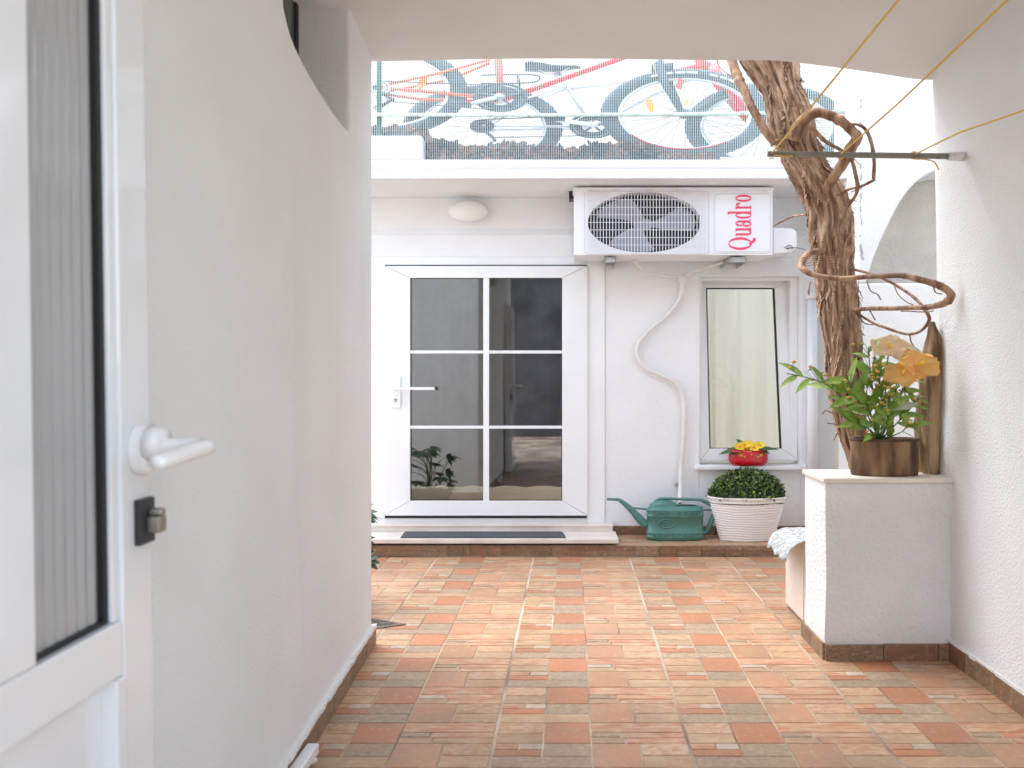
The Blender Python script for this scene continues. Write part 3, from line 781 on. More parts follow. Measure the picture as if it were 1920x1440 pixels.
# ------------------------------------------------------------------ vine
vn = thing('grape_vine', 'old twisted grapevine trunk with shredding bark rising past the ceiling', 'vine', (1.4, 4.02, 0))
tr = [(20, 1395, 1520), (60, 1398, 1508), (112, 1392, 1502), (140, 1412, 1498), (165, 1426, 1501), (200, 1436, 1516), (235, 1444, 1528), (265, 1454, 1532), (300, 1466, 1548), (335, 1482, 1571),
      (370, 1500, 1588), (405, 1515, 1597), (450, 1519, 1597), (500, 1526, 1600), (560, 1534, 1608), (620, 1543, 1612), (680, 1549, 1615), (740, 1556, 1618), (790, 1566, 1622), (830, 1578, 1628), (870, 1590, 1640), (1000, 1600, 1650)]
def trD(py): return 3.985+max(0, (700-py))/700*.25
ctr = []; hw = []
for (py, a, b) in tr:
    D = trD(py); ctr.append(P((a+b)/2, py, D)); hw.append((b-a)/2*D/F)
NS = 18
cp = smoothpath(ctr, NS); hp_ = lerpl(hw, NS)
NA = 150; NR = len(cp); mb = MB(); o = 0
pos = []
acc = 0
for i in range(NR):
    if i: acc += (cp[i]-cp[i-1]).length
    row = []
    for k in range(NA+1):
        a = 2*math.pi*k/NA
        tw_ = a+acc*1.3
        cxn, sn = math.cos(tw_), math.sin(tw_)
        wv_ = .35*mnoise.noise(Vector((cxn*1.5, sn*1.5, acc*5+40)))
        c2, s2 = math.cos(tw_+wv_), math.sin(tw_+wv_)
        ridge = mnoise.noise(Vector((c2*3.6, s2*3.6, acc*2.4)))*.5+(.42-1.5*abs(mnoise.noise(Vector((c2*7, s2*7, acc*3.2+9)))))*.42+(.4-1.5*abs(mnoise.noise(Vector((c2*17, s2*17, acc*5+3)))))*.26
        lump = mnoise.noise(Vector((math.cos(a)*1.1, math.sin(a)*1.1, acc*4.5+20)))
        f = .97+.32*ridge+.17*lump
        r = hp_[i]
        row.append((cp[i].x+math.cos(a)*r*f, cp[i].y+math.sin(a)*r*f*.62, cp[i].z+.014*mnoise.noise(Vector((cxn*3, sn*3, acc*9)))))
    pos.append((row, acc))
for row, acc in pos: mb.v += row
for i in range(NR-1):
    for k in range(NA):
        a = i*(NA+1)+k
        mb.face((a, a+NA+1, a+NA+2, a+1), [(k/NA, pos[i][1]), (k/NA, pos[i+1][1]), ((k+1)/NA, pos[i+1][1]), ((k+1)/NA, pos[i][1])])
mb.build('trunk', M['bark'], vn, smooth=True)
# peeling strips
mb = MB(); rs = random.Random(21)
for q in range(300):
    i0 = rs.randrange(24, NR-60); n = rs.randrange(6, 22); k0 = rs.randrange(0, NA)
    wd = rs.uniform(.0025, .008); lift = rs.uniform(.004, .03); o = len(mb.v)
    for t in range(n+1):
        i = min(NR-1, i0+t); row = pos[i][0]; k = (k0-int(t*.5)) % NA
        p = Vector(row[k]); out = (p-cp[i]); out.z = 0; out.normalize(); tang = Vector((-out.y, out.x, 0))
        l = lift*(abs(2*t/n-1)**2) if q % 3 else lift*(t/n)**2
        c = p+out*(.002+l)
        ww = wd*(1-.7*abs(2*t/n-1)**3)
        mb.v += [tuple(c-tang*ww*1.3), tuple(c+tang*ww*1.3)]
    for t in range(n): mb.face((o+2*t, o+2*t+1, o+2*t+3, o+2*t+2), [(0, t/14), (.03, t/14), (.03, (t+1)/14), (0, (t+1)/14)])
mb.build('bark_strip', bark_mat('peeling_bark', (.17,.10,.06), (.47,.31,.205), (.74,.58,.43), 60, 9), vn, smooth=True)
def cane(pts, rad, name='cane', n=8, rough=.12, m=None):
    pp = smoothpath([P(*p) for p in pts], 8); rr = lerpl(rad, 8)
    pp = [p+Vector((mnoise.noise(p*7), mnoise.noise(p*7+Vector((5,5,5))), mnoise.noise(p*7+Vector((9,2,4)))))*.008 for p in pp]
    rr = [r*(1+rough*mnoise.noise(Vector((i*.5, r*99, 3)))+(.22 if rnd.random() < .07 else 0)) for i, r in enumerate(rr)]
    mb = MB(); mb.tube(pp, rr, n, xs=1.25)
    return mb.build(name, m or M['cane'], vn, smooth=True)
cane([(1355, 60, 4.2), (1372, 112, 4.2), (1386, 148, 4.18), (1398, 175, 4.15), (1410, 205, 4.12), (1436, 245, 4.1), (1455, 270, 4.1)], [.022, .021, .02, .020, .018, .019, .02])
cane([(1378, 70, 4.22), (1392, 115, 4.22), (1410, 145, 4.2), (1430, 172, 4.18)], [.012, .012, .011, .010])
cane([(1395, 90, 4.24), (1410, 122, 4.24), (1432, 158, 4.2)], [.009, .009, .008])
cane([(1345, 112, 4.25), (1350, 125, 4.25), (1368, 140, 4.2), (1392, 152, 4.18)], [.003, .003, .003, .003])
cane([(1488, 262, 4.06), (1500, 235, 4.03), (1522, 214, 4.02), (1546, 213, 4.0), (1576, 226, 3.98), (1598, 247, 3.97), (1606, 260, 3.96), (1592, 284, 3.97), (1573, 318, 4.0), (1556, 345, 4.03), (1545, 370, 4.06)],
     [.031, .029, .025, .023, .022, .022, .022, .025, .023, .022, .024], 'branch', 12)
cane([(1588, 234, 3.97), (1606, 233, 3.95), (1622, 243, 3.95), (1634, 268, 3.95), (1639, 300, 3.95), (1640, 334, 3.95)], [.007, .007, .0075, .0075, .007, .008])
cane([(1643, 336, 3.95), (1618, 347, 3.97), (1590, 355, 3.98), (1568, 366, 4.0)], [.007, .006, .006, .006])
cane([(1520, 236, 4.0), (1545, 262, 3.98), (1575, 282, 3.97), (1595, 300, 3.97), (1606, 332, 3.98), (1608, 350, 3.98), (1602, 368, 3.98), (1586, 390, 4.0)], [.010, .009, .008, .008, .008, .009, .007, .006])
cane([(1450, 425, 4.3), (1475, 412, 4.25), (1490, 405, 4.2), (1510, 402, 4.1)], [.004, .005, .004, .004])
# the big ring
cane([(1545, 470, 4.02), (1518, 474, 3.98), (1503, 490, 3.92), (1511, 507, 3.86), (1545, 518, 3.82), (1600, 520, 3.76), (1680, 516, 3.64), (1725, 524, 3.57), (1762, 537, 3.53), (1783, 553, 3.53), (1772, 567, 3.56), (1735, 575, 3.64), (1680, 578, 3.76), (1600, 579, 3.95)],
     [.013, .015, .0145, .014, .0125, .0115, .0115, .0145, .016, .0155, .015, .0125, .011, .010], 'branch', 12)
cane([(1590, 503, 4.0), (1625, 512, 3.98), (1660, 524, 3.95), (1692, 541, 3.92), (1722, 566, 3.85), (1741, 590, 3.8), (1742, 604, 3.8), (1725, 621, 3.82), (1697, 626, 3.86), (1660, 614, 3.92), (1640, 607, 3.95), (1600, 583, 4.0)],
     [.006, .0065, .0065, .0065, .007, .0075, .007, .0065, .006, .007, .006, .006])
for tws in ([(1625, 525, 3.95), (1632, 545, 3.95), (1645, 552, 3.94), (1652, 563, 3.94)], [(1676, 532, 3.93), (1684, 552, 3.9), (1700, 567, 3.88), (1712, 572, 3.86)], [(1748, 533, 3.55), (1752, 548, 3.55), (1765, 552, 3.53)],
            [(1608, 588, 4.0), (1622, 607, 4.0), (1640, 610, 3.96)], [(1632, 582, 3.9), (1642, 599, 3.9)], [(1706, 627, 3.86), (1710, 640, 3.86), (1716, 648, 3.86)], [(1690, 583, 3.76), (1735, 583, 3.7), (1752, 580, 3.66)],
            [(1562, 775, 3.97), (1550, 770, 3.97), (1543, 776, 3.97)], [(1575, 800, 3.97), (1565, 795, 3.97), (1552, 793, 3.97)], [(1570, 812, 3.97), (1563, 826, 3.97)], [(1612, 618, 3.97), (1622, 630, 3.97)], [(1520, 528, 3.88), (1517, 540, 3.88), (1516, 552, 3.88)], [(1517, 555, 3.88), (1515, 546, 3.88)],
            [(1595, 360, 3.98), (1610, 352, 3.98)], [(1585, 372, 3.98), (1606, 378, 3.98)], [(1600, 372, 3.98), (1588, 380, 3.98)], [(1590, 290, 3.96), (1612, 308, 3.96)], [(1537, 312, 4.0), (1545, 322, 4.0)]):
    cane(tws, [.0028]*len(tws), 'twig', 5)
for k in range(5):                            # tying wire round the trunk
    y0 = 482+k*4
    cane([(1503+k, y0, 3.905), (1530, y0-3, 3.875), (1570, y0+2+k, 3.875), (1599, y0+9, 3.93)], [.0016]*4, 'tie', 5)

# ------------------------------------------------------------------ clothesline
DPOLE = 3.475
cl = thing('clothesline_pole', 'thin grey pole sticking out of the stucco wall in front of the vine', 'pole', P(1805, 293, DPOLE))
mb = MB(); mb.tube([P(1440, 288.5, DPOLE), P(1550, 290, DPOLE), P(1779, 293, DPOLE)], .0125, 14)
mb.build('rod', M['pole'], cl, smooth=True)
mb = MB(); mb.tube([P(1777, 293, DPOLE), P(1806, 293.5, DPOLE)], [.0175, .020], 14); mb.build('socket', M['whitewash_warm'], cl, smooth=True)
def rope(pts, lab, tail=None):
    mb = MB(); mb.tube(pts, .0034, 8)
    a = pts[0]
    for t in range(3):
        c = a+Vector((.008*t-.008, 0, -.0125)); mb.ring((c.x, DPOLE, P(1600, 291, DPOLE).z), .0155, .003, 14, 6, xs=.3)
    if tail: mb.tube(smoothpath(tail, 6), .003, 6)
    tag(mb.build('clothesline', M['rope'], None, smooth=True), lab, 'clothesline', 'yellow clotheslines tied to the pole')
ZR = PZ(291, DPOLE)+.0
rope([P(1447, 287, DPOLE), Vector((.838, 2.8, ZR-.012)), Vector((.826, 2.03, ZR-.004)), Vector((.80, .4, ZR+.02))], 'yellow clothesline tied at the free tip of the grey pole',
     [P(1450, 291, DPOLE-.014), P(1470, 293, DPOLE-.02), P(1486, 292.5, DPOLE-.014)])
rope([P(1576, 289, DPOLE), Vector((1.13, 2.8, ZR-.012)), Vector((1.102, 2.03, ZR-.004)), Vector((1.05, .4, ZR+.02))], 'yellow clothesline tied at the middle of the grey pole, in front of the vine branch')
rope([P(1714, 290, DPOLE), Vector((1.492, 3.1, PZ(252, 3.1)+.006)), Vector((1.50, 2.666, PZ(207, 2.666))), Vector((1.52, .4, 2.02))], 'yellow clothesline with a loose tail, knotted beside the white pole socket',
     [P(1712, 298, DPOLE-.01), P(1735, 299, DPOLE-.015), P(1752, 304, DPOLE-.015), P(1760, 319, DPOLE-.015)])
mb = None

# ------------------------------------------------------------------ air conditioner
ac = thing('air_conditioner', 'white outdoor air conditioner unit hung on brackets above the tilted window', 'air conditioner', P(1265, 490, 5.75))
YA = 5.60; xl, xr, za, zb = PX(1076, YA), PX(1449, YA), PZ(478, YA), PZ(353, YA)
mb = MB()
mb.box(xl, xr, YA+.092, YA+.33, za, zb-.014)
mb.build('casing', M['ac'], ac, bevel=.006)
mb = MB(); mb.box(xl-.008, xr+.008, YA-.006, YA+.335, zb-.0135, zb+.006); mb.build('lid', M['ac'], ac, bevel=.005)
# front panel with an oval fan opening
ecx, ecz, erx, erz = PX(1208, YA), PZ(417, YA), 106*YA/F, 56.5*YA/F
def front(mb, y):
    n = 96; o = len(mb.v)
    for i in range(n):
        a = 2*math.pi*i/n; mb.v.append((ecx+erx*math.cos(a), y, ecz+erz*math.sin(a)))
    x0, x1, z0, z1 = xl, PX(1330, YA), za, zb-.014
    for i in range(n):
        a = 2*math.pi*i/n; c, s_ = math.cos(a), math.sin(a)
        k = 9
        if abs(c) > 1e-6: k = min(k, ((x1-ecx) if c > 0 else (ecx-x0))/abs(c))
        if abs(s_) > 1e-6: k = min(k, ((z1-ecz) if s_ > 0 else (ecz-z0))/abs(s_))
        mb.v.append((ecx+c*k, y, ecz+s_*k))
    for i in range(n): mb.face((o+i, o+(i+1) % n, o+n+(i+1) % n, o+n+i))
    # fill the corners
    for (X, Z) in ((x0, z0), (x1, z0), (x0, z1), (x1, z1)):
        best = sorted(range(n), key=lambda i: -((mb.v[o+n+i][0]-ecx)*(X-ecx)/abs(X-ecx)/abs(X-ecx)+(mb.v[o+n+i][2]-ecz)*(Z-ecz)/abs(Z-ecz)/abs(Z-ecz)))[:2]
        mb.v.append((X, y, Z)); mb.face((o+n+best[0], o+n+best[1], len(mb.v)-1))
    n2 = len(mb.v)
    for i in range(n):
        a = 2*math.pi*i/n; mb.v.append((ecx+erx*math.cos(a), y+.09, ecz+erz*math.sin(a)))
    for i in range(n): mb.face((o+i, n2+i, n2+(i+1) % n, o+(i+1) % n))
    mb.box(x1, xr, y, y+.091, z0, z1)
    mb.box(xl, xl+.004, y+.001, y+.091, z0, z1); mb.box(xl+.004, x1, y+.001, y+.091, z0, z0+.003)
    # raised badge panel
    mb.box(PX(1338, YA), PX(1446, YA), y-.006, y, PZ(474, YA), PZ(362, YA))
mb = MB(); front(mb, YA); mb.build('front_panel', M['ac'], ac, bevel=.003)
mb = MB(); yi = YA+.088
mb.prism([(ecx+erx*1.02*math.cos(a), ecz+erz*1.02*math.sin(a)) for a in [2*math.pi*i/64 for i in range(64)]], 'y', yi-.001, yi+.0008)
mb.build('fan_shroud', M['ac_dark'], ac)
# fan
fnp = None
mb = MB()
for b in range(3):
    a0 = R(-15+120*b)
    def blade(u, v, a0=a0):
        r = .18+.76*u; a = a0+v*R(60)+u*R(14)-.25
        ed_ = 1-.10*(abs(2*v-1)**4)
        return (ecx+erx*r*ed_*math.cos(a), yi-.004-.016*(1-v)-.002*u, ecz+erz*r*ed_*math.sin(a))
    mb.grid(blade, 12, 12)
fan = mb.build('fan', M['fan'], ac, smooth=True, solid=.003)
mb = MB(); mb.prism([(ecx+.075*math.cos(a), ecz+.04*math.sin(a)) for a in [2*math.pi*i/32 for i in range(32)]], 'y', yi-.026, yi-.001)
mb.build('hub', M['fan'], fan, bevel=.006)
# grille
mb = MB(); gx, gxe = PX(1102, YA), PX(1324, YA); gz_, gze = PZ(474, YA), PZ(361, YA)
nb = 38
for i in range(nb+1):
    x = gx+(gxe-gx)*i/nb; mb.box(x-.0023, x+.0023, YA-.010, YA-.004, gz_, gze)
for i in range(9):
    z = gz_+(gze-gz_)*i/8; mb.box(gx-.004, gxe+.004, YA-.0125, YA-.0103, z-.0017, z+.0017)
mb.build('grille', M['ac'], ac)
for px in (1107, 1270, 1433):
    mb = MB(); mb.tube([P(px, 357, YA-.004), P(px, 357, YA-.009)], .003, 8); mb.build('screw', M['lockm'], ac)
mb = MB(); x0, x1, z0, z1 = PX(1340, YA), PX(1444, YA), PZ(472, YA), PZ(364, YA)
def outline(x0, x1, z0, z1, y, r, rc_):
    pts = []
    for (cx_, cz_, a0) in ((x1-rc_*1.6, z1-rc_, 0), (x0+rc_*1.6, z1-rc_, 90), (x0+rc_*1.6, z0+rc_, 180), (x1-rc_*1.6, z0+rc_, 270)):
        for k in range(6): a = R(a0+k*18); pts.append((cx_+rc_*1.6*math.cos(a), y, cz_+rc_*math.sin(a)))
    pts.append(pts[0]); mb.tube(pts, r, 5)
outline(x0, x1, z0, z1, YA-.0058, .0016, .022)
mb.build('badge_edge_shade', mat('edge_shade_grey', (.45,.45,.47), .5), ac)  # grey outline paints the shaded edge of the raised badge
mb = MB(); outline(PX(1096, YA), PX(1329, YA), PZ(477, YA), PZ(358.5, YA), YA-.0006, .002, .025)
mb.build('grille_edge_shade', mat('edge_shade_pale', (.62,.62,.64), .5), ac)  # pale grey line, edge shade of the embossed grille put into colour
# lettering, read upward
mb = MB(); lay = [0]
yT = YA-.0062
CAP = 44*YA/F; LEN = 104*YA/F; XBASE = PX(1408, YA); ZBASE = PZ(469, YA)
def tm(u, v): return (XBASE-v*CAP, ZBASE+u*LEN)
def poly2(pts):
    lay[0] += 1; d = yT-.0012-.00025*(lay[0] % 6)
    pp = [tm(*p) for p in pts]; o = len(mb.v); n = len(pp)
    for (x, z) in pp: mb.v.append((x, d, z))
    mb.face(list(range(o, o+n)))
def band(cx, cy, rx, ry, wx, wy, a0=0, a1=360, n=36):
    lay[0] += 1; d = yT-.0012-.00025*(lay[0] % 6); o = len(mb.v)
    for i in range(n+1):
        a = R(a0+(a1-a0)*i/n)
        for (p, q) in ((rx, ry), (rx-wx, ry-wy)):
            x, z = tm(cx+p*math.cos(a), cy+q*math.sin(a)); mb.v.append((x, d, z))
    for i in range(n): mb.face((o+2*i, o+2*i+1, o+2*i+3, o+2*i+2))
def rc(a, b, c, d): poly2([(a, c), (b, c), (b, d), (a, d)])
# Q
band(.115, .47, .115, .50, .045, .04)
poly2([(.085, .06), (.12, .10), (.17, -.05), (.225, -.10), (.215, -.20), (.165, -.20), (.12, -.07)])
# u
rc(.262, .300, .10, .66); rc(.245, .300, .62, .66); rc(.352, .390, .0, .66); rc(.335, .390, .621, .661); rc(.390, .410, 0, .04)
band(.320, .14, .058, .15, .038, .07, 180, 345)
# a
rc(.495, .532, .06, .47); band(.478, .47, .054, .20, .037, .045, 0, 165); band(.468, .19, .052, .20, .036, .05, 20, 340)
poly2([(.425, .50), (.455, .50), (.458, .40), (.432, .40)]); rc(.53, .553, 0.0, .07)
# d
band(.625, .33, .062, .345, .037, .045, 20, 340); rc(.655, .693, 0, 1.0); rc(.635, .656, .95, 1.0); rc(.692, .712, 0, .05)
# r
rc(.745, .783, 0, .66); rc(.730, .80, -.001, .045); rc(.73, .784, .615, .665)
band(.815, .50, .034, .15, .02, .06, 40, 170); poly2([(.815, .60), (.848, .62), (.852, .50), (.832, .46), (.815, .50)])
# o
band(.93, .33, .066, .345, .039, .045)
mb.build('lettering', M['pink'], ac)
# brackets and service cover
for (a, b) in ((1125, 1160), (1347, 1402)):
    mb = MB(); D0 = 5.63
    p0 = P((a+b)/2-10, 500, D0); p1 = P((a+b)/2+12, 487, DW)
    xm = PX((a+b)/2, 5.8); hwid = (b-a)/2*.55*D0/F
    zz = za-.012
    mb.obox((xm, 5.80, zz), (hwid, 0, 0), (0, .165, 0), (0, 0, .003)); mb.obox((xm-hwid, 5.80, zz-.018), (.003, 0, 0), (0, .165, 0), (0, 0, .018)); mb.obox((xm+hwid, 5.80, zz-.018), (.003, 0, 0), (0, .165, 0), (0, 0, .018))
    mb.obox((xm, 5.637, zz-.02), (hwid, 0, 0), (0, .002, 0), (0, 0, .014)); mb.tube([(xm, 5.65, zz-.012), (xm, 5.65, zz-.03)], .012, 8)
    mb.build('bracket', M['galv'], ac)
mb = MB(); yv = 5.66
pts = [(1450, 427), (1485, 427), (1494, 434), (1495, 462), (1486, 472), (1450, 477)]
mb.prism([(PX(a, yv), PZ(b, yv)) for a, b in pts], 'y', yv, yv+.2)
mb.build('valve_cover', M['ac'], ac, bevel=.008, bseg=3)
mb = MB(); mb.tube(smoothpath([P(1470, 464, yv-.006), P(1482, 460, yv-.012), P(1486, 466, yv-.012), P(1474, 466, yv-.01), P(1490, 464, yv-.02), P(1510, 468, 5.4)], 5), .0022, 6); mb.build('wire', M['wire_dark'], ac)
mb = MB(); mb.box(PX(1067, 5.85), xl-.001, 5.78, 5.9, PZ(376, 5.85), PZ(362, 5.85)); mb.build('side_grip', M['dark_metal'], ac)

# hose
dh = thing('drain_hose', 'white corrugated drain hose running from the air conditioner down to the watering can', 'hose', P(1276, 940, 5.85))
def hosepart(name, pts, r, n=7):
    pp = smoothpath(pts, 40); L = 0; mb = MB(); out = []; rad = []
    # resample evenly
    acc = [0]
    for i in range(1, len(pp)): acc.append(acc[-1]+(pp[i]-pp[i-1]).length)
    st = .006; k = 0; t = 0; j = 0
    while t < acc[-1]:
        while acc[j+1] < t: j += 1
        f = (t-acc[j])/max(1e-9, acc[j+1]-acc[j]); out.append(pp[j].lerp(pp[j+1], f)); rad.append(r if k % 2 else r*.82); k += 1; t += st
    mb.tube(out, rad, 10, xs=1.45); mb.build(name, M['hose'], dh, smooth=True)
hosepart('hose', [P(1280, 520, 5.92), P(1280, 540, 5.925), P(1274, 562, 5.935), P(1252, 590, 5.938), P(1215, 622, 5.938), P(1197, 645, 5.938), P(1195, 665, 5.938), P(1207, 687, 5.938), P(1240, 704, 5.938), P(1266, 717, 5.938), P(1279, 740, 5.938), P(1283, 775, 5.938), P(1281, 830, 5.938), P(1277, 880, 5.935), P(1276, 915, 5.90), P(1275, 945, 5.83)], .0128)
hosepart('side_hose', [P(1188, 489, 5.80), P(1205, 503, 5.86), P(1232, 514, 5.9), P(1262, 519, 5.92), P(1284, 517, 5.92)], .0095)
hosepart('side_hose', [P(1356, 492, 5.80), P(1335, 499, 5.86), P(1308, 508, 5.9), P(1284, 516, 5.92)], .0095)
mb = MB(); mb.tube([P(1280, 514, 5.92), P(1280, 530, 5.92)], [.019, .018], 12, xs=1.5); mb.build('tee_joint', M['hose'], dh, smooth=True)
mb = MB(); c = P(1269, 908, DW-.006); mb.obox(c, (.014, 0, 0), (0, .012, 0), (0, 0, .012)); tag(mb.build('wall_clip', M['galv'], None, bevel=.003), 'tiny grey metal clip on the wall beside the drain hose', 'clip')

# ------------------------------------------------------------------ wall lamp
wlp = thing('wall_lamp', 'round white opal lamp on the wall under the parapet', 'lamp', P(878, 396, DW))
mb = MB(); c = P(878, 396, DW-.03); mb.ball((c.x, c.y, c.z), 37*c.y/F, .075, 20*c.y/F, 40, 20); mb.build('shade', M['lamp'], wlp, smooth=True)
mb = MB(); c = P(878, 393, DW+.03)
mb.prism([(c.x+.105*math.cos(a), c.z+.06*math.sin(a)) for a in [2*math.pi*i/32 for i in range(32)]], 'y', DW-.03, DW+.029); mb.build('base', M['whitewash'], wlp)

# ------------------------------------------------------------------ doormat
mb = MB(); ym0, ym1 = 5.60, 5.80
zq = zslab
mb.add([(PX(749, 5.6), ym0, zq+.001), (PX(1063, 5.6), ym0, zq+.001), (PX(1057, ym1), ym1, zq+.001), (PX(756, ym1), ym1, zq+.001),
        (PX(757, 5.6), ym0+.015, zq+.014), (PX(1055, 5.6), ym0+.015, zq+.014), (PX(1052, ym1), ym1-.015, zq+.014), (PX(762, ym1), ym1-.015, zq+.014)],
       [(0,3,2,1),(4,5,6,7),(0,1,5,4),(1,2,6,5),(2,3,7,6),(3,0,4,7)])
tag(mb.build('doormat', M['mat'], None, bevel=.006), 'narrow dark grey doormat on the marble step', 'doormat')

# ------------------------------------------------------------------ watering can
wc = thing('watering_can', 'green plastic watering can standing on the tiled step', 'watering can', P(1266, 1012, 5.78))
YCAN = 5.80; k = YCAN/F
bx = PX(1265.5, YCAN); hwc = 53.5*k; hdc = .075
zc0 = ZP+.001; zc1 = PZ(948, YCAN)
def sup(n, a, b, p=2.7):
    out = []
    for i in range(n):
        t = 2*math.pi*i/n; c, s_ = math.cos(t), math.sin(t)
        out.append((a*math.copysign(abs(c)**(2/p), c), b*math.copysign(abs(s_)**(2/p), s_)))
    return out
def loft(mb, secs, cx, cy, n=56, capb=True, capt=True):
    o = len(mb.v)
    for (z, a, b) in secs:
        for (x, y) in sup(n, a, b): mb.v.append((cx+x, cy+y, z))
    m = len(secs)
    for j in range(m-1):
        for i in range(n):
            i2 = (i+1) % n; mb.face((o+j*n+i, o+j*n+i2, o+(j+1)*n+i2, o+(j+1)*n+i))
    if capb: mb.face([o+i for i in range(n)][::-1])
    if capt: mb.face([o+(m-1)*n+i for i in range(n)])
mb = MB(); hh = zc1-zc0
S = [(zc0, hwc*.93, hdc*.9), (zc0+.008, hwc*.99, hdc*.98), (zc0+.018, hwc*1.005, hdc*1.0), (zc0+.021, hwc*1.02, hdc*1.03), (zc0+.026, hwc*1.02, hdc*1.03), (zc0+.029, hwc*1.0, hdc),
     (zc0+.047, hwc*.995, hdc), (zc0+.050, hwc*1.012, hdc*1.02), (zc0+.055, hwc*1.012, hdc*1.02), (zc0+.058, hwc*.985, hdc*.98),
     (zc0+hh*.70, hwc*.985, hdc*.98), (zc0+hh*.71, hwc*1.01, hdc*1.02), (zc0+hh*.73, hwc*1.01, hdc*1.02), (zc0+hh*.745, hwc*.99, hdc), (zc0+hh*.86, hwc*.99, hdc), (zc0+hh*.87, hwc*1.01, hdc*1.02),
     (zc0+hh*.89, hwc*1.01, hdc*1.02), (zc0+hh*.92, hwc*.985, hdc*.97), (zc0+hh*.96, hwc*.93, hdc*.88), (zc0+hh*.99, hwc*.85, hdc*.74), (zc0+hh*1.01, hwc*.76, hdc*.60)]
loft(mb, S, bx, YCAN, capt=False)
# open mouth: the rim drops into the dark inside
o = len(mb.v); n = 56
for (z, a, b, off) in ((zc0+hh*1.01, hwc*.76, hdc*.60, 0), (zc0+hh*1.0-.012, hwc*.60, hdc*.55, .08), (zc0+.03, hwc*.56, hdc*.5, .08)):
    for (x, y) in sup(n, a, b): mb.v.append((bx+x+off, YCAN+y, z))
for j in range(2):
    for i in range(n): mb.face((o+j*n+i, o+j*n+(i+1) % n, o+(j+1)*n+(i+1) % n, o+(j+1)*n+i))
mb.face([o+2*n+i for i in range(n)])
mb.ball((bx-hwc*.40, YCAN, zc0+hh*.97), hwc*.50, hdc*.66, .050, 24, 14)
# zigzag relief bands
for (zA_, zB_) in ((zc0+.030, zc0+.046), (zc0+hh*.75, zc0+hh*.855)):
    for i in range(16):
        x0 = bx-hwc*.86+hwc*1.72*i/16; x1 = x0+hwc*1.72/16
        a, b = (zA_, zB_) if i % 2 else (zB_, zA_)
        mb.tube([(x0, YCAN-hdc*.995, a), (x1, YCAN-hdc*.995, b)], .0036, 5)
body = mb.build('body', M['can'], wc, smooth=True)
mb = MB(); ex, ez = PX(1250, YCAN-hdc), PZ(982, YCAN-hdc); ye = YCAN-hdc*.975
def ell(rx, rz, r, a0=0, a1=360): mb.tube([(ex+rx*math.cos(R(a0+(a1-a0)*i/30)), ye, ez+rz*math.sin(R(a0+(a1-a0)*i/30))) for i in range(31)], r, 6)
ell(.056, .031, .0045); ell(.016, .0085, .003, -180, 170); ell(.027, .016, .003, 20, 170)
mb.tube([(ex-.02, ye, ez-.013), (ex+.02, ye, ez-.013)], .002, 5)
mb.build('emblem', M['can'], wc, smooth=True)
mb = MB(); yc = YCAN
mb.tube(smoothpath([P(1212, 984, yc), P(1203, 977, yc), P(1188, 960, yc), P(1175, 948, yc), P(1162, 938, yc), P(1153, 936.5, yc), P(1138, 936, yc)], 6), lerpl([.029, .026, .021, .017, .0125, .010, .0095], 6), 14, xs=1.35)
mb.tube([P(1174, 951, yc), P(1213, 955, yc)], .0065, 8)
mb.build('spout', M['can'], wc, smooth=True)
mb = MB()
mb.tube(smoothpath([P(1228, 945, yc), P(1233, 938, yc), P(1242, 935, yc), P(1270, 935.5, yc), P(1312, 937, yc), P(1318, 939, yc), P(1337, 949, yc), P(1341, 955, yc), P(1338, 966, yc), P(1328, 990, yc), P(1323, 998, yc), P(1315, 1000, yc)], 5),
        lerpl([.016, .0125, .010, .010, .011, .012, .014, .0145, .014, .014, .015, .016], 5), 12, xs=1.3)
mb.tube([P(1316, 956, yc), P(1336, 956.5, yc)], .0065, 8)
mb.build('handle', M['can'], wc, smooth=True)

# ------------------------------------------------------------------ box ball in white pot
bp_ = thing('potted_boxwood', 'clipped round boxwood in a white ribbed planter on the step under the window', 'potted plant', P(1400, 1012, 5.84))
YBX = 5.80; kx = YBX/F; bcx = PX(1400, YBX); rt, rb = 74.5*kx, 50*kx; zb0 = ZP+.001; zb1 = PZ(929, YBX); ys_ = .53
prof = []; npf = 120
for i in range(npf+1):
    t = i/npf; z = zb0+(zb1-.018-zb0)*t
    r = rb+(rt*.965-rb)*(t**.9)
    prof.append((r, z))
prof = [(rb*.94, zb0)]+prof+[(rt*.975, zb1-.016), (rt, zb1-.012), (rt*1.0, zb1-.002), (rt*.985, zb1), (rt*.955, zb1-.004), (rt*.94, zb1-.04)]
def rip(a, z, j):
    if j == 0 or j > npf: return 0
    ph = (z-zb0)*345+1.2*math.sin(a*2+z*19)+.7*math.sin(a*5-z*27)
    return .0028*math.sin(ph)
mb = MB(); mb.lathe(prof, bcx, YBX, 150, ys=ys_, fn=rip); mb.build('planter', M['potwhite'], bp_, smooth=True)
mb = MB(); mb.prism([(bcx+rt*.94*math.cos(a), YBX+rt*.94*ys_*math.sin(a)) for a in [2*math.pi*i/40 for i in range(40)]], 'z', zb1-.05, zb1-.03); mb.build('soil', M['soil'], bp_)
mb = MB(); rb_ = random.Random(4)
zt_ = PZ(880, YBX); brx = 71*kx; brz = zt_-(zb1-.02)
mb.cur = 0; mb.ball((bcx, YBX, zb1-.02), brx*.86, brx*.86*ys_, brz*.88, 30, 16)
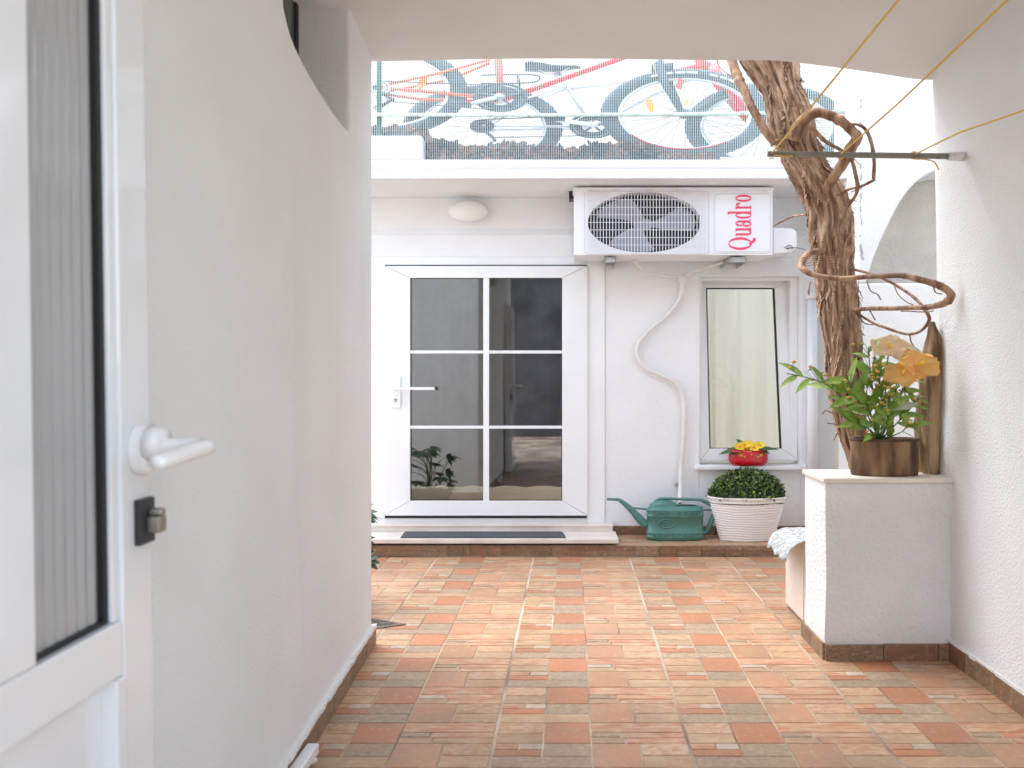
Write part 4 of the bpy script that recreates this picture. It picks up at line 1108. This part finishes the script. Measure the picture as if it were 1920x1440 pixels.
for q in range(5200):
    u = rb_.random()*2*math.pi; cz_ = rb_.random()**.8; rr = math.sqrt(1-cz_*cz_); dpt = rb_.uniform(.86, 1.0)
    lump = 1+.035*math.sin(u*5+cz_*4)+.03*math.sin(u*11+cz_*9)
    nrm = Vector((rr*math.cos(u), rr*math.sin(u), cz_))
    p = Vector((bcx+nrm.x*brx*dpt*lump, YBX+nrm.y*brx*ys_*dpt*lump, zb1-.02+nrm.z*brz*dpt*lump))
    d = (nrm*.5+Vector((rb_.gauss(0, .6), rb_.gauss(0, .6), rb_.gauss(.15, .6)))).normalized()
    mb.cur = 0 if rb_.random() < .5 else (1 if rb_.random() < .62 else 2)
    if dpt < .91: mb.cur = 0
    mb.leaf(p, d, nrm+Vector((rb_.gauss(0, .4), rb_.gauss(0, .4), rb_.gauss(0, .4))), rb_.uniform(.016, .027), rb_.uniform(.012, .018), .2, .15, 2)
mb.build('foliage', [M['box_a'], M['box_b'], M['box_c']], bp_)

# ------------------------------------------------------------------ red pot with primroses
pr = thing('potted_primrose', 'small shiny red bowl of yellow primroses on the window sill', 'potted plant', P(1403, 872, 5.95))
YR = 5.955; kr = YR/F; rcx = PX(1403, YR); zr0 = PZ(874, ysl)+.001; zr1 = zr0+30*kr
rp = [(0.001, zr0), (27*kr, zr0), (32*kr, zr0+.008), (36*kr, zr0+.025), (37*kr, zr0+.05), (36.5*kr, zr0+.085), (36*kr, zr1), (34.5*kr, zr1), (34.5*kr, zr1-.02)]
mb = MB(); mb.lathe(rp, rcx, YR, 48, ys=.45, capb=False); mb.build('bowl', M['red'], pr, smooth=True)
for (px, py, sz) in ((1386, 853, 1.2), (1393, 856, .8), (1424, 853, 1.3), (1418, 856, .8), (1405, 852, .6)):
    x = PX(px, YR); f = max(.05, 1-((x-rcx)/(37*kr))**2); y = YR-37*kr*.45*math.sqrt(f)-.002; z = PZ(py, YR-.05); n = 15
    mb = MB(); pts = [(x+(.014 if k % 3 else .005)*sz*math.cos(2*math.pi*k/n), z+(.009 if k % 3 else .003)*sz*math.sin(2*math.pi*k/n)) for k in range(n)]
    mb.prism(pts, 'y', y-.001, y+.004); mb.build('flower_print', M['gold'], pr)
mb = MB(); mb.prism([(rcx+34*kr*math.cos(a), YR+34*kr*.45*math.sin(a)) for a in [2*math.pi*i/30 for i in range(30)]], 'z', zr1-.03, zr1-.012); mb.build('soil', M['soil'], pr)
mb = MB()
for (dx, dy, dz, L, W) in ((-1, -.25, .12, .20, .075), (1, -.2, .30, .19, .08), (-.35, .2, .65, .12, .07), (.75, -.4, .1, .14, .06), (-.75, -.4, .05, .13, .06), (.2, .4, .5, .1, .06), (-.9, .2, .3, .13, .06), (.5, .3, .55, .12, .06)):
    mb.leaf((rcx+dx*.03, YR+dy*.02, zr1-.012), (dx, dy, dz), (0, -.3, 1), L, W, .25, .2, 6)
mb.build('foliage', M['leafp'], pr, smooth=True)
def prim(x, y, z, r, tilt_, rr):
    mb = MB()
    for q in range(5):
        a = q*2*math.pi/5+rr; mb.cur = 0
        mb.leaf((x, y, z), (math.cos(a), -.35+.3*math.sin(a), math.sin(a)*.45+.12), (0, -1, .6), r, r*.95, -.1, .15, 4, .7)
    mb.cur = 1; mb.ball((x, y-.012, z+.004), .010, .006, .006, 8, 5)
    mb.build('flower', [M['yellow'], M['orange_c']], pr, smooth=True)
for i, (px, py, r) in enumerate(((1385, 838, .05), (1400, 833, .045), (1411, 839, .05), (1423, 835, .045), (1398, 842, .045), (1394, 834, .04))):
    prim(PX(px, YR), YR-.03-.008*(i % 3), PZ(py, YR), r, 0, i*.7)

# ------------------------------------------------------------------ log pot with artificial flowers
lp = thing('potted_flowers', 'hollow log pot with silk orange flowers and berry sprays on the block', 'potted plant', P(1658, 898, 3.67))
YL = 3.68; kl = YL/F; lcx = PX(1658, YL); zl0 = .809; zl1 = PZ(821, YL)
pl_ = [(61*kl, zl0), (62*kl, zl0+.01), (63*kl, zl0+.06), (63*kl, zl0+.12), (62.5*kl, zl1-.012)]
mb = MB(); mb.lathe(pl_, lcx, YL, 60, ys=.53, fn=lambda a, z, j: .004*mnoise.noise(Vector((math.cos(a)*3, math.sin(a)*3, z*6))))
mb.build('log_pot', M['log'], lp, smooth=True)
mb = MB(); mb.lathe([(62.5*kl, zl1-.012), (65*kl, zl1-.010), (65.5*kl, zl1), (60*kl, zl1), (58*kl, zl1-.04)], lcx, YL, 60, ys=.53, capb=False); mb.build('rim', M['logd'], lp, smooth=True)
mb = MB(); mb.prism([(lcx+60*kl*math.cos(a), YL+60*kl*.53*math.sin(a)) for a in [2*math.pi*i/36 for i in range(36)]], 'z', zl1-.05, zl1-.035); mb.build('soil', M['soil'], lp)
rf_ = random.Random(11)
_bm = MB(); _bm.ball((0, 0, 0), 1.5, 1, .9, 8, 6); _b0 = []
def add_berry(c, r):
    if not _b0: o = _bm.build('berry', M['berry'], lp, smooth=True); _b0.append(o)
    else: o = _b0[0].copy(); col.objects.link(o); o.parent = lp; o.matrix_parent_inverse = _b0[0].matrix_parent_inverse.copy()
    o.location = c; o.scale = (r, r, r)
def spray(pts, nleaf, nberry, Lr=(.05, .10), dirbias=(0, 0, .2)):
    pp = smoothpath([P(*p) for p in pts], 10)
    mb = MB(); mb.tube(pp, lerpl([.0045]+[.0025]*(len(pts)-1), 10), 6); st = mb.build('stem', M['stemg'], lp, smooth=True)
    ml = MB(); n = len(pp)
    for q in range(nleaf):
        i = int(n*.15+(n*.8)*(q+rf_.random()*.6)/nleaf); i = min(n-2, i); t = (pp[i+1]-pp[i]).normalized()
        sd_ = 1 if q % 2 else -1
        up_ = Vector((rf_.gauss(0, .35), -.7+rf_.gauss(0, .3), .8))
        d = t*.8+t.cross(Vector((0, -1, 0)))*sd_*.75+Vector((rf_.gauss(0, .25), rf_.gauss(-.15, .35), rf_.gauss(0, .25)))
        L = rf_.uniform(*Lr)*1.12; d.x *= 1.4
        ml.leaf(pp[i], d, up_, L*1.3, L*.50, rf_.uniform(0, .35), .2, 6, .8)
    if nleaf: ml.build('foliage', M['leafg'], lp, smooth=True)
    mt = MB(); nberry = int(nberry*.8)
    for q in range(nberry):
        i = int(n*.35+n*.63*rf_.random()); i = min(n-1, i)
        c = pp[i]+Vector((rf_.gauss(0, .030), rf_.gauss(-.01, .02), rf_.gauss(.012, .018)))
        mt.tube([pp[max(0, i-3)], (pp[i]+c)/2+Vector((0, 0, .006)), c], .0013, 4)
        r = rf_.uniform(.0045, .0075); add_berry(c, r)
    if nberry: mt.build('berry_sprays', M['stemg'], lp)
b0 = (1650, 826, 3.68)
spray([b0, (1600, 775, 3.64), (1560, 728, 3.60), (1520, 710, 3.57), (1475, 700, 3.55)], 9, 16, (.05, .085))
spray([b0, (1622, 770, 3.62), (1600, 735, 3.59), (1588, 708, 3.58)], 9, 10, (.06, .10))
spray([b0, (1640, 760, 3.62), (1632, 700, 3.62), (1628, 650, 3.64)], 10, 18, (.05, .09))
spray([b0, (1655, 775, 3.60), (1650, 735, 3.59), (1650, 700, 3.59)], 8, 20, (.05, .08))
spray([b0, (1672, 770, 3.62), (1690, 735, 3.62), (1705, 705, 3.63)], 8, 8, (.05, .09))
spray([b0, (1685, 790, 3.6), (1708, 765, 3.59), (1722, 745, 3.6)], 8, 6, (.05, .08))
spray([b0, (1630, 805, 3.59), (1608, 795, 3.57), (1590, 788, 3.56)], 6, 4, (.05, .09))
spray([b0, (1690, 810, 3.58), (1702, 797, 3.57), (1715, 800, 3.57)], 5, 8, (.04, .07))
spray([b0, (1640, 800, 3.58), (1630, 770, 3.57), (1622, 755, 3.56)], 8, 10, (.06, .09))
spray([b0, (1662, 800, 3.58), (1664, 770, 3.57), (1668, 740, 3.57)], 8, 12, (.05, .09))
spray([b0, (1625, 740, 3.66), (1645, 690, 3.68), (1665, 655, 3.7)], 8, 6, (.06, .09))
def silk(px, py, D, r, c1, c2, tilt_, rot, np_=5):
    c = P(px, py, D); mb = MB(); tl = Vector(tilt_).normalized()
    e1 = tl.cross(Vector((0, 0, 1))).normalized(); e2 = e1.cross(tl)
    for q in range(np_):
        a = rot+q*2*math.pi/np_; d = e1*math.cos(a)+e2*math.sin(a); sdv = tl.cross(d); o = len(mb.v); seg = 7; wv = 8
        for i in range(seg+1):
            t = i/seg; wd = r*.56*math.sin(math.pi*(.07+.80*t**.95))**.9
            for k in range(wv+1):
                s_ = 2*k/wv-1
                pz = tl*(.20*r*math.sin(t*2.2)+.10*r*s_*s_*t+.085*r*math.sin(s_*6+q*2+t*4)*t)
                v = c+d*(r*t)+sdv*(s_*wd)+pz-d*(.16*r*s_*s_*t)
                v.x = c.x+(v.x-c.x)*1.5; mb.v.append(tuple(v))
        for i in range(seg):
            for k in range(wv):
                f = (i+.5)/seg; g = .5+.5*math.sin(k*1.7+q); mixv = min(1, max(0, f*.8+.25*g*f))
                mb.ccol = tuple(c1[z]*(1-mixv)+c2[z]*mixv for z in range(3))+(1,)
                a_ = o+i*(wv+1)+k; mb.face((a_, a_+1, a_+wv+2, a_+wv+1))
    mb.build('flower', M['petal'], lp, smooth=True)
    mb = MB()
    for q in range(7): mb.tube([c, c+tl*(.028+.01*rf_.random())+Vector((rf_.gauss(0, .008), 0, rf_.gauss(0, .006)))], [.0015, .0025], 5)
    mb.build('stamen', M['yellow'], lp)
    mb = MB(); mb.tube(smoothpath([c-tl*.004, (c*.5+P(*b0)*.5)+Vector((.02, .04, .02)), P(b0[0]+15, b0[1], b0[2])], 8), .003, 6); mb.build('stem', M['stemg'], lp, smooth=True)
silk(1667, 652, 3.62, .064, (.88,.74,.52), (.88,.68,.50), (-.15, -.85, .5), .5)
silk(1700, 668, 3.62, .052, (.90,.70,.44), (.90,.66,.42), (.2, -.85, .4), 1.0)
silk(1721, 686, 3.56, .070, (.92,.66,.28), (.93,.58,.20), (.2, -.85, .35), .15)
silk(1692, 704, 3.55, .064, (.92,.66,.30), (.93,.55,.15), (-.15, -.8, .45), .75)
mb = MB(); mb.leaf(P(1672, 768, 3.56), (1, -.2, .5), (0, -.8, .7), .12, .05, .5, .1, 6); mb.leaf(P(1685, 648, 3.62), (1, -.1, -.05), (0, -.6, .8), .11, .04, .25, .1, 6)
mb.build('pale_foliage', mat('pale_silk_leaf', (.42,.45,.30), .6), lp, smooth=True)

# driftwood
dw = MB(); dpts = [(1748, 898, 3.72, 15), (1746, 870, 3.72, 17), (1745, 830, 3.72, 18), (1743, 780, 3.72, 17), (1744, 745, 3.72, 19), (1745, 700, 3.72, 19), (1750, 660, 3.72, 17), (1751, 635, 3.72, 13), (1748, 615, 3.72, 8), (1748, 603, 3.72, 4)]
pp = smoothpath([P(a, b, c) for a, b, c, d in dpts], 8); rr = lerpl([d*3.72/F for *_, d in dpts], 8); NA2 = 40; o = 0
for i, p in enumerate(pp):
    for kk in range(NA2):
        a = 2*math.pi*kk/NA2
        f = 1+.34*mnoise.noise(Vector((math.cos(a)*1.8, math.sin(a)*1.8, p.z*7)))+.34*(.3-abs(mnoise.noise(Vector((math.cos(a)*4, math.sin(a)*4, p.z*3+4)))))+.10*mnoise.noise(Vector((math.cos(a)*9, math.sin(a)*9, p.z*16)))
        dw.v.append((p.x+rr[i]*f*math.cos(a), p.y+rr[i]*f*.8*math.sin(a), max(.809, p.z)))
for i in range(len(pp)-1):
    for kk in range(NA2): dw.face((i*NA2+kk, i*NA2+(kk+1) % NA2, (i+1)*NA2+(kk+1) % NA2, (i+1)*NA2+kk))
dw.face(list(range(NA2))[::-1]); dw.face([(len(pp)-1)*NA2+kk for kk in range(NA2)])
tag(dw.build('driftwood', M['drift'], None, smooth=True), 'weathered upright piece of driftwood leaning by the log pot', 'driftwood')
dw = MB(); pp = [P(a, b, 3.79) for a, b in ((1727, 896), (1726, 850), (1724, 800), (1727, 750), (1728, 735))]
pp = smoothpath(pp, 6); dw.tube(pp, [r*(1+.15*mnoise.noise(p*14)) for r, p in zip(lerpl([.022, .024, .022, .018, .008], 6), pp)], 14, xs=1.1)
dw.v = [(x, y, max(.809, z)) for x, y, z in dw.v]
tag(dw.build('driftwood', M['drift'], None, smooth=True), 'shorter darker piece of driftwood between log pot and tall piece', 'driftwood')

# ------------------------------------------------------------------ leafy plant behind the wall, floor drain
fp = thing('leafy_plant', 'dark green split-leaf plant peeking from behind the rough plaster wall', 'plant', (-1.35, 4.35, 0))
mb = MB(); mb.lathe([(.10, 0.001), (.13, .10), (.15, .19), (.14, .19), (.13, .16)], -1.35, 4.35, 30, xs=1.5, ys=.8); mb.build('pot', M['logd'], fp, smooth=True)
rp_ = random.Random(9); ml = MB(); ms = MB()
for q in range(26):
    a = rp_.uniform(0, 6.28); rr_ = rp_.uniform(.10, .30); tip = Vector((-1.48+rr_*1.1*math.cos(a), 4.35+rr_*.8*math.sin(a), rp_.uniform(.24, .62)))
    ms.tube(smoothpath([(-1.35, 4.35, .17), (-1.35+.25*rr_*math.cos(a), 4.35+.2*rr_*math.sin(a), tip.z*.8), tip], 5), .004, 5)
    for f in range(7):
        fa = a+(f-3)*.42; ml.leaf(tip, (math.cos(fa)*1.5, math.sin(fa), -.1+.12*rp_.random()), (0, 0, 1), rp_.uniform(.10, .15), .05, .3, .1, 5)
for (tx, ty, tz) in ((-1.13, 4.42, .50), (-1.14, 4.4, .36), (-1.12, 4.45, .24)):
    ms.tube([(-1.3, 4.35, .2), (-1.15, 4.4, tz*.95), (tx, ty, tz)], .004, 5)
    for f in range(5): ml.leaf((tx-.035, ty, tz), (math.cos((f-2)*.6), .4*math.sin((f-2)*.5), .5*math.sin((f-2)*.6)), (0, -.6, .8), .095, .04, .3, .1, 5)
ms.build('stalk', M['stemg'], fp); ml.build('foliage', M['leafd'], fp, smooth=True)
dg = thing('floor_drain', 'grey metal drain grate in the floor at the rough plaster wall corner', 'drain', (-1.0, 4.05, 0))
mb = MB(); cx_, cy_ = -1.03, 4.07; hw_ = .19; e1 = Vector((hw_, .0, 0)); 
def dia(f): return [(cx_+hw_*f, cy_), (cx_, cy_+.10*f), (cx_-hw_*f, cy_), (cx_, cy_-.10*f)]
o_, i_ = dia(1), dia(.8)
for kq in range(4):
    mb.prism([o_[kq], o_[(kq+1) % 4], i_[(kq+1) % 4], i_[kq]], 'z', -.002, .006)
for kq in range(-3, 4):
    y = cy_+kq*.022; xh = hw_*.8*(1-abs(kq*.022)/.08)
    if xh > .01: mb.box(cx_-xh, cx_+xh, y-.005, y+.005, -.002, .005)
mb.build('grate', mat('drain_metal', (.16,.14,.12), .5, (.25,.22,.19), 40, metal=.5), dg); mb = MB(); mb.prism(dia(.95), 'z', -.002, .0015); mb.build('pit', M['black'], dg)
# ------------------------------------------------------------------ terrace: fence, leaves, bicycles
YN = YP+.06; zp1 = PZ(299, YP)
fn_ = thing('mesh_fence', 'fine wire mesh fence with pale rail along the terrace edge', 'fence', (0, YN, zp1))
mb = MB(); x = PX(690, YN); xe = PX(1592, YN); zt2 = 3.6; st = 4.15*YN/F
while x < xe:
    zlo = PZ(254, YP) if x < PX(791, YP) else zp1
    mb.box(x-.0012, x+.0012, YN-.0012, YN+.0012, zlo-.01, zt2); x += st
z = zp1+.004; st = .0105
while z < zt2:
    x0 = PX(690, YN) if z > PZ(254, YP) else PX(791, YP)
    mb.box(x0, xe, YN-.0022, YN-.0013, z-.0004, z+.0004); z += st
mb.build('wire_mesh', M['wiremesh'], fn_)
mb = MB(); mb.tube([P(680, 215, YN-.02), P(1000, 216, YN-.02), P(1300, 214, YN-.02), P(1595, 210, YN-.02)], .0125, 12); mb.build('rail', M['railpaint'], fn_, smooth=True)
mb = MB(); mb.tube([P(711, 254, YN+.03), P(711, 40, YN+.03)], .012, 12, xs=1.6); mb.build('post', M['greenpost'], fn_, smooth=True)
mb = MB(); mb.tube([P(1592, 299, YN+.02), P(1592, 40, YN+.02)], .010, 12, xs=1.4); mb.build('post', M['railpaint'], fn_, smooth=True)
mb = MB(); rl = random.Random(5)
def heap(px):
    if px < 790: return 246+4*math.sin(px*.06)
    if px < 860: return 262+10*(px-790)/70
    if px < 1230: return 278+4*math.sin(px*.031)+3*math.sin(px*.083)
    return 289+11*min(1, (px-1230)/90)
for q in range(4200):
    px = rl.uniform(700, 1340)
    bot = 301 if px > 790 else 257
    top = heap(px)
    py = bot-(bot-top)*rl.random()**.8
    D = rl.uniform(5.55, 5.66); c = P(px, py, D)
    k = mnoise.noise(Vector((px*.022, py*.06, 3)))+rl.gauss(0, .12)
    mb.cur = 1 if k < -.16 else (0 if k < .1 else (2 if k < .28 else 3))
    mb.leaf(c, (rl.gauss(0, 1), rl.gauss(0, .4), rl.gauss(0, .25)), (rl.gauss(0, .4), -1, rl.gauss(0, .8)), rl.uniform(.025, .075), rl.uniform(.025, .05), rl.uniform(-.5, .6), .35, 4)
o = mb.build('dry_leaves', [mat('dry_leaf_brown', (.24,.12,.085), .9), mat('dry_leaf_dark', (.07,.08,.09), .9), mat('dry_leaf_rust', (.42,.20,.13), .9), mat('dry_leaf_grey', (.22,.20,.20), .9)])
o['kind'] = 'stuff'; o['label'] = 'brown dry leaves heaped along the terrace edge'

def wheel(parent, c, rz, D, minor, sp=28, rimfac=.86, refl=None):
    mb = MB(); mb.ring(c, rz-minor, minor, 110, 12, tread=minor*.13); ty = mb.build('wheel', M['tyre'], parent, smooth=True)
    mb = MB(); mb.ring(c, rz-minor*2.0, minor*.36, 80, 8, rz=.012); mb.build('rim', M['rim'], ty, smooth=True)
    mb = MB(); R0 = rz-minor*2.2
    for i in range(sp):
        a = 2*math.pi*i/sp; b = a+(.9 if i % 2 else -.9)
        yo = .022*(1 if i % 4 < 2 else -1)
        mb.tube([(c.x+.018*math.cos(b)*XS, c.y+yo, c.z+.018*math.sin(b)), (c.x+R0*math.cos(a)*XS, c.y, c.z+R0*math.sin(a))], .0016, 4)
    mb.tube([(c.x, c.y-.045, c.z), (c.x, c.y+.045, c.z)], .020, 14, xs=XS)
    mb.build('spokes', M['spoke'], ty)
    if refl:
        mb = MB(); a, f = refl; q = Vector((c.x+R0*f*math.cos(a)*XS, c.y-.006, c.z+R0*f*math.sin(a)))
        n = 20; dx = Vector((math.cos(a)*.25, 0, math.sin(a))).normalized(); ds = Vector((dx.z, 0, -dx.x))
        pts = [q+dx*(.052*math.cos(t))+ds*(.026*math.sin(t)) for t in [2*math.pi*i/n for i in range(n)]]
        o = len(mb.v)
        for p in pts: mb.v.append(tuple(p+Vector((0, -.006, 0))))
        for p in pts: mb.v.append(tuple(p+Vector((0, .006, 0))))
        mb.face([o+i for i in range(n)]); mb.face([o+n+i for i in range(n)][::-1])
        for i in range(n): mb.face((o+i, o+n+i, o+n+(i+1) % n, o+(i+1) % n))
        mb.build('reflector', M['reflector'], ty)
    return ty
def crank(parent, c, rz, y, arm, mats, teeth=44):
    mb = MB()
    for (r, yy) in ((rz, 0), (rz*.78, .008), (rz*.6, .016)):
        mb.ring((c.x, y+yy, c.z), r, rz*.09, 88, 6, rz=.002, tread=.002)
    for i in range(5):
        a = i*2*math.pi/5+.3; mb.tube([(c.x, y, c.z), (c.x+rz*.9*math.cos(a)*XS, y, c.z+rz*.9*math.sin(a))], .009, 6)
    ck = mb.build('chainring', mats[0], parent, smooth=True)
    mb = MB(); e = Vector(arm)
    mb.tube([(c.x, y-.02, c.z), (e.x, y-.03, e.z)], [.017, .012], 10, xs=1.3, ys=.6); mb.tube([(c.x, y-.03, c.z), (c.x, y+.08, c.z)], .018, 12, xs=XS)
    mb.build('crank', mats[1], parent, smooth=True)
    mb = MB(); mb.obox((e.x, y-.075, e.z), (.075, 0, 0), (0, .04, 0), (0, 0, .011)); mb.build('pedal', M['bikedark'], parent, bevel=.006)
    return ck
def saddle(parent, px, py, D, m):
    mb = MB(); c = P(px, py, D)
    secs = [(-.20, .070, .030, .006), (-.16, .085, .034, .012), (-.08, .075, .036, .004), (0, .048, .03, -.003), (.08, .032, .025, .0), (.16, .025, .02, .004), (.20, .014, .012, .0)]
    o = len(mb.v); n = 16
    for (x, wy, hz, dz) in secs:
        for i in range(n):
            a = 2*math.pi*i/n; mb.v.append((c.x+x*1.05, c.y+wy*math.cos(a), c.z+dz+hz*math.sin(a)*(1 if math.sin(a) < 0 else .45)))
    for j in range(len(secs)-1):
        for i in range(n): mb.face((o+j*n+i, o+j*n+(i+1) % n, o+(j+1)*n+(i+1) % n, o+(j+1)*n+i))
    mb.face([o+i for i in range(n)]); mb.face([o+(len(secs)-1)*n+i for i in range(n)][::-1])
    sd_ = mb.build('saddle', M['bikedark'], parent, smooth=True)
    mb = MB()
    for s_ in (-.02, .02): mb.tube([(c.x-.12, c.y+s_, c.z-.02), (c.x-.06, c.y+s_, c.z-.045), (c.x+.06, c.y+s_, c.z-.045), (c.x+.13, c.y+s_, c.z-.012)], .004, 6, xs=1.3)
    mb.build('saddle_rail', M['steel'], parent)
# bicycle A, nearest the mesh
DA = 5.82
A = thing('bicycle', 'orange-red mountain bicycle with black fork, standing close against the mesh', 'bicycle', P(1000, 290, DA), 'bicycles parked on the terrace')
cA = P(1284, 214, DA); rA = P(715, 170, DA)
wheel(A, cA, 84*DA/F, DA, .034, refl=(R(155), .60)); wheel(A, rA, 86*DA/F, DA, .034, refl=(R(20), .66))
mb = MB(); q = lambda px, py, dy=0: P(px, py, DA)+Vector((0, dy, 0))
bbA = q(940, 188)
mb.tube([q(714, 170, -.05), q(780, 174, -.05), bbA+Vector((-.02, -.03, 0))], [.011, .012, .015], 10, xs=1.3); mb.tube([q(714, 172, .05), q(790, 182, .05), bbA+Vector((0, .03, 0))], [.011, .012, .015], 10, xs=1.3)
mb.tube([q(716, 166, -.05), q(830, 140, -.04), q(918, 114, -.02), q(935, 90, -.01)], .010, 10, xs=1.2); mb.tube([q(716, 168, .05), q(840, 146, .04), q(918, 116, .02)], .010, 10, xs=1.2)
mb.tube([bbA, q(930, 60)], .019, 12, xs=1.5)
mb.build('frame', M['bikeorange'], A, smooth=True)
mb = MB(); mb.tube([bbA+Vector((.03, 0, .01)), q(1168, 108), q(1215, 90)], .020, 12, xs=1.2); mb.tube([q(1205, 96), q(1228, 66)], .022, 12, xs=1.3); mb.tube([q(930, 62), q(1216, 70)], .016, 10)
mb.build('down_tube', M['bikered'], A, smooth=True, label='bright red down tube and head tube')
crank(A, bbA, 25*DA/F, DA-.06, q(868, 207), (M['bikedark'], M['steel']))
mb = MB()
for s_ in (-.055, .055):
    dx = -8 if s_ < 0 else 14
    mb.tube([q(1238+dx*.6, 122, s_), q(1252+dx*.7, 165, s_), q(1278+dx*.4, 214, s_)], [.024, .023, .015], 12, xs=1.35)
mb.tube([q(1222, 128, 0), q(1262, 126, 0)], .03, 10); mb.build('fork', M['bikedark'], A, smooth=True)
for s_ in (-.055, .055): mb = MB(); mb.tube([q(1232, 90, s_), q(1240, 122, s_)], .016, 10, xs=1.4); mb.build('fork_leg', M['bikesilver'], A, smooth=True)
mb = MB(); mb.tube(smoothpath([q(1238, 85, -.07), q(1226, 110, -.08), q(1224, 128, -.08), q(1228, 146, -.075)], 6), .006, 8); mb.build('brake_cable', mat('pale_cable', (.55,.38,.28), .5), A, smooth=True)
saddle(A, 922, 50, DA, None)
mb = MB(); mb.tube([q(930, 62), q(925, 48)], .013, 10); mb.build('seat_post', M['steel'], A, smooth=True)
mb = MB(); mb.tube([q(1235, 62, -.3), q(1228, 50, -.1), q(1228, 50, .1), q(1235, 62, .3)], .013, 10); mb.tube([q(1228, 66), q(1228, 50)], .015, 10); mb.build('handlebar', M['bikedark'], A, smooth=True)
mb = MB(); mb.ring(q(712, 170, -.045), .046, .006, 40, 6, rz=.02, tread=.003); mb.ring(q(712, 170, -.035), .03, .012, 40, 6, rz=.03); mb.build('cassette', M['steel'], A, smooth=True)
mb = MB(); mb.tube([q(722, 180, -.05), q(738, 193, -.06), q(712, 208, -.06)], [.016, .012, .014], 8); mb.ring(q(712, 207, -.06), .013, .004, 20, 6); mb.ring(q(736, 192, -.06), .013, .004, 20, 6); mb.build('derailleur', M['dark_metal'], A, smooth=True)
mb = MB(); mb.tube([q(716, 158, -.06), q(940, 166, -.06)], .0035, 6); mb.tube([q(740, 196, -.06), q(850, 205, -.06), q(940, 212, -.06)], .0035, 6); mb.build('chain', M['dark_metal'], A)
mb = MB(); mb.obox(q(1272, 165, -.085), (.02, 0, -.012), (0, .002, 0), (.012, 0, .035)); mb.build('red_sticker', M['bikered'], A)
mb = MB(); mb.obox(q(1284, 200, -.085), (.015, 0, -.006), (0, .002, 0), (.008, 0, .022)); mb.build('yellow_sticker', mat('lime_sticker', (.6,.75,.1), .5), A)
for a in (52, 60, 67, 85, 94, 104, 113):
    mb = MB(); rr = 84*DA/F-.034; t = R(a); p = Vector((cA.x+rr*math.cos(t)*XS, DA-.0345, cA.z+rr*math.sin(t)))
    tg = Vector((-math.sin(t)*XS, 0, math.cos(t))).normalized(); nr = Vector((tg.z, 0, -tg.x)); mb.obox(p, tg*.038, (0, .0012, 0), nr*.0065); mb.build('tyre_marking', M['pvc'], A)
mb = MB(); rr = 84*DA/F-.064
mb.tube([(cA.x+rr*math.cos(R(t))*XS, DA-.026, cA.z+rr*math.sin(R(t))) for t in range(216, 312, 4)], .0055, 6); mb.build('rim_stripe', M['bikered'], A)
# bicycle B behind it
DB = 6.12
B = thing('bicycle', 'silver bicycle with red front fork, standing behind the orange-red one', 'bicycle', P(1150, 290, DB), 'bicycles parked on the terrace')
q = lambda px, py, dy=0: P(px, py, DB)+Vector((0, dy, 0))
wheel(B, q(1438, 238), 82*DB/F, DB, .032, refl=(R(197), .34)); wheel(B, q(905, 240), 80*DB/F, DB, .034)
mb = MB(); bb = q(1112, 240)
for s_ in (-.05, .05):
    mb.tube([q(905, 240, s_), bb+Vector((0, s_*.5, 0))], .010, 10, xs=1.2); mb.tube([q(905, 240, s_), q(985, 190, s_), q(1063, 164, s_*.5)], .008, 10)
mb.tube([bb, q(1063, 162), q(1040, 138)], .014, 10, xs=1.4); mb.tube([bb, q(1220, 180), q(1320, 135)], .018, 10, xs=1.2)
mb.tube([q(1068, 166), q(1200, 150), q(1315, 122)], .014, 10)
mb.build('frame', M['bikesilver'], B, smooth=True)
crank(B, bb, 22*DB/F, DB-.06, q(1042, 232), (M['bikedark'], M['pvc']))
mb = MB(); mb.tube([q(1300, 90), q(1330, 145)], .030, 12, xs=1.5); mb.tube([q(1270, 132), q(1325, 122), q(1350, 132)], [.02, .03, .02], 10)
for s_ in (-.055, .055): mb.tube([q(1330, 130, s_), q(1360, 165, s_), q(1386, 200, s_), q(1420, 238, s_)], [.030, .036, .030, .018], 12, xs=1.3)
mb.build('fork', M['bikered'], B, smooth=True)
saddle(B, 1036, 126, DB, None)
mb = MB(); mb.tube([q(1063, 162), q(1046, 134)], .011, 10, xs=1.3); mb.build('seat_post', M['steel'], B, smooth=True)
mb = MB(); mb.tube([q(1310, 80, -.28), q(1296, 72, -.1), q(1296, 72, .1), q(1310, 80, .28)], .012, 10); mb.tube([q(1302, 95), q(1296, 72)], .014, 10); mb.build('handlebar', M['bikedark'], B, smooth=True)
mb = MB(); mb.ring(q(905, 240, -.045), .042, .007, 40, 6, rz=.02, tread=.003); mb.ring(q(905, 240, -.04), .026, .014, 40, 6, rz=.03); mb.build('cassette', M['bikedark'], B, smooth=True)
mb = MB(); mb.tube([q(905, 229, -.06), q(1112, 220, -.06)], .0035, 6); mb.tube([q(925, 262, -.06), q(1050, 260, -.06), q(1112, 258, -.06)], .0035, 6); mb.build('chain', M['dark_metal'], B)
mb = MB(); mb.tube([q(906, 246, -.05), q(925, 262, -.06), q(930, 270, -.06)], [.014, .012, .012], 8); mb.build('derailleur', M['bikedark'], B, smooth=True)
mb = MB(); mb.tube(smoothpath([q(905, 150, -.1), q(960, 149, -.1), q(1005, 150, -.1), q(1013, 156, -.1), q(1002, 163, -.1), q(960, 165, -.1), q(905, 165, -.1)], 5), .006, 8); mb.tube([q(972, 149, -.1), q(976, 172, -.1)], .010, 8); mb.build('carrier_loop', M['bikedark'], B, smooth=True)

for o in _things:
    if '_w' in o: del o['_w']
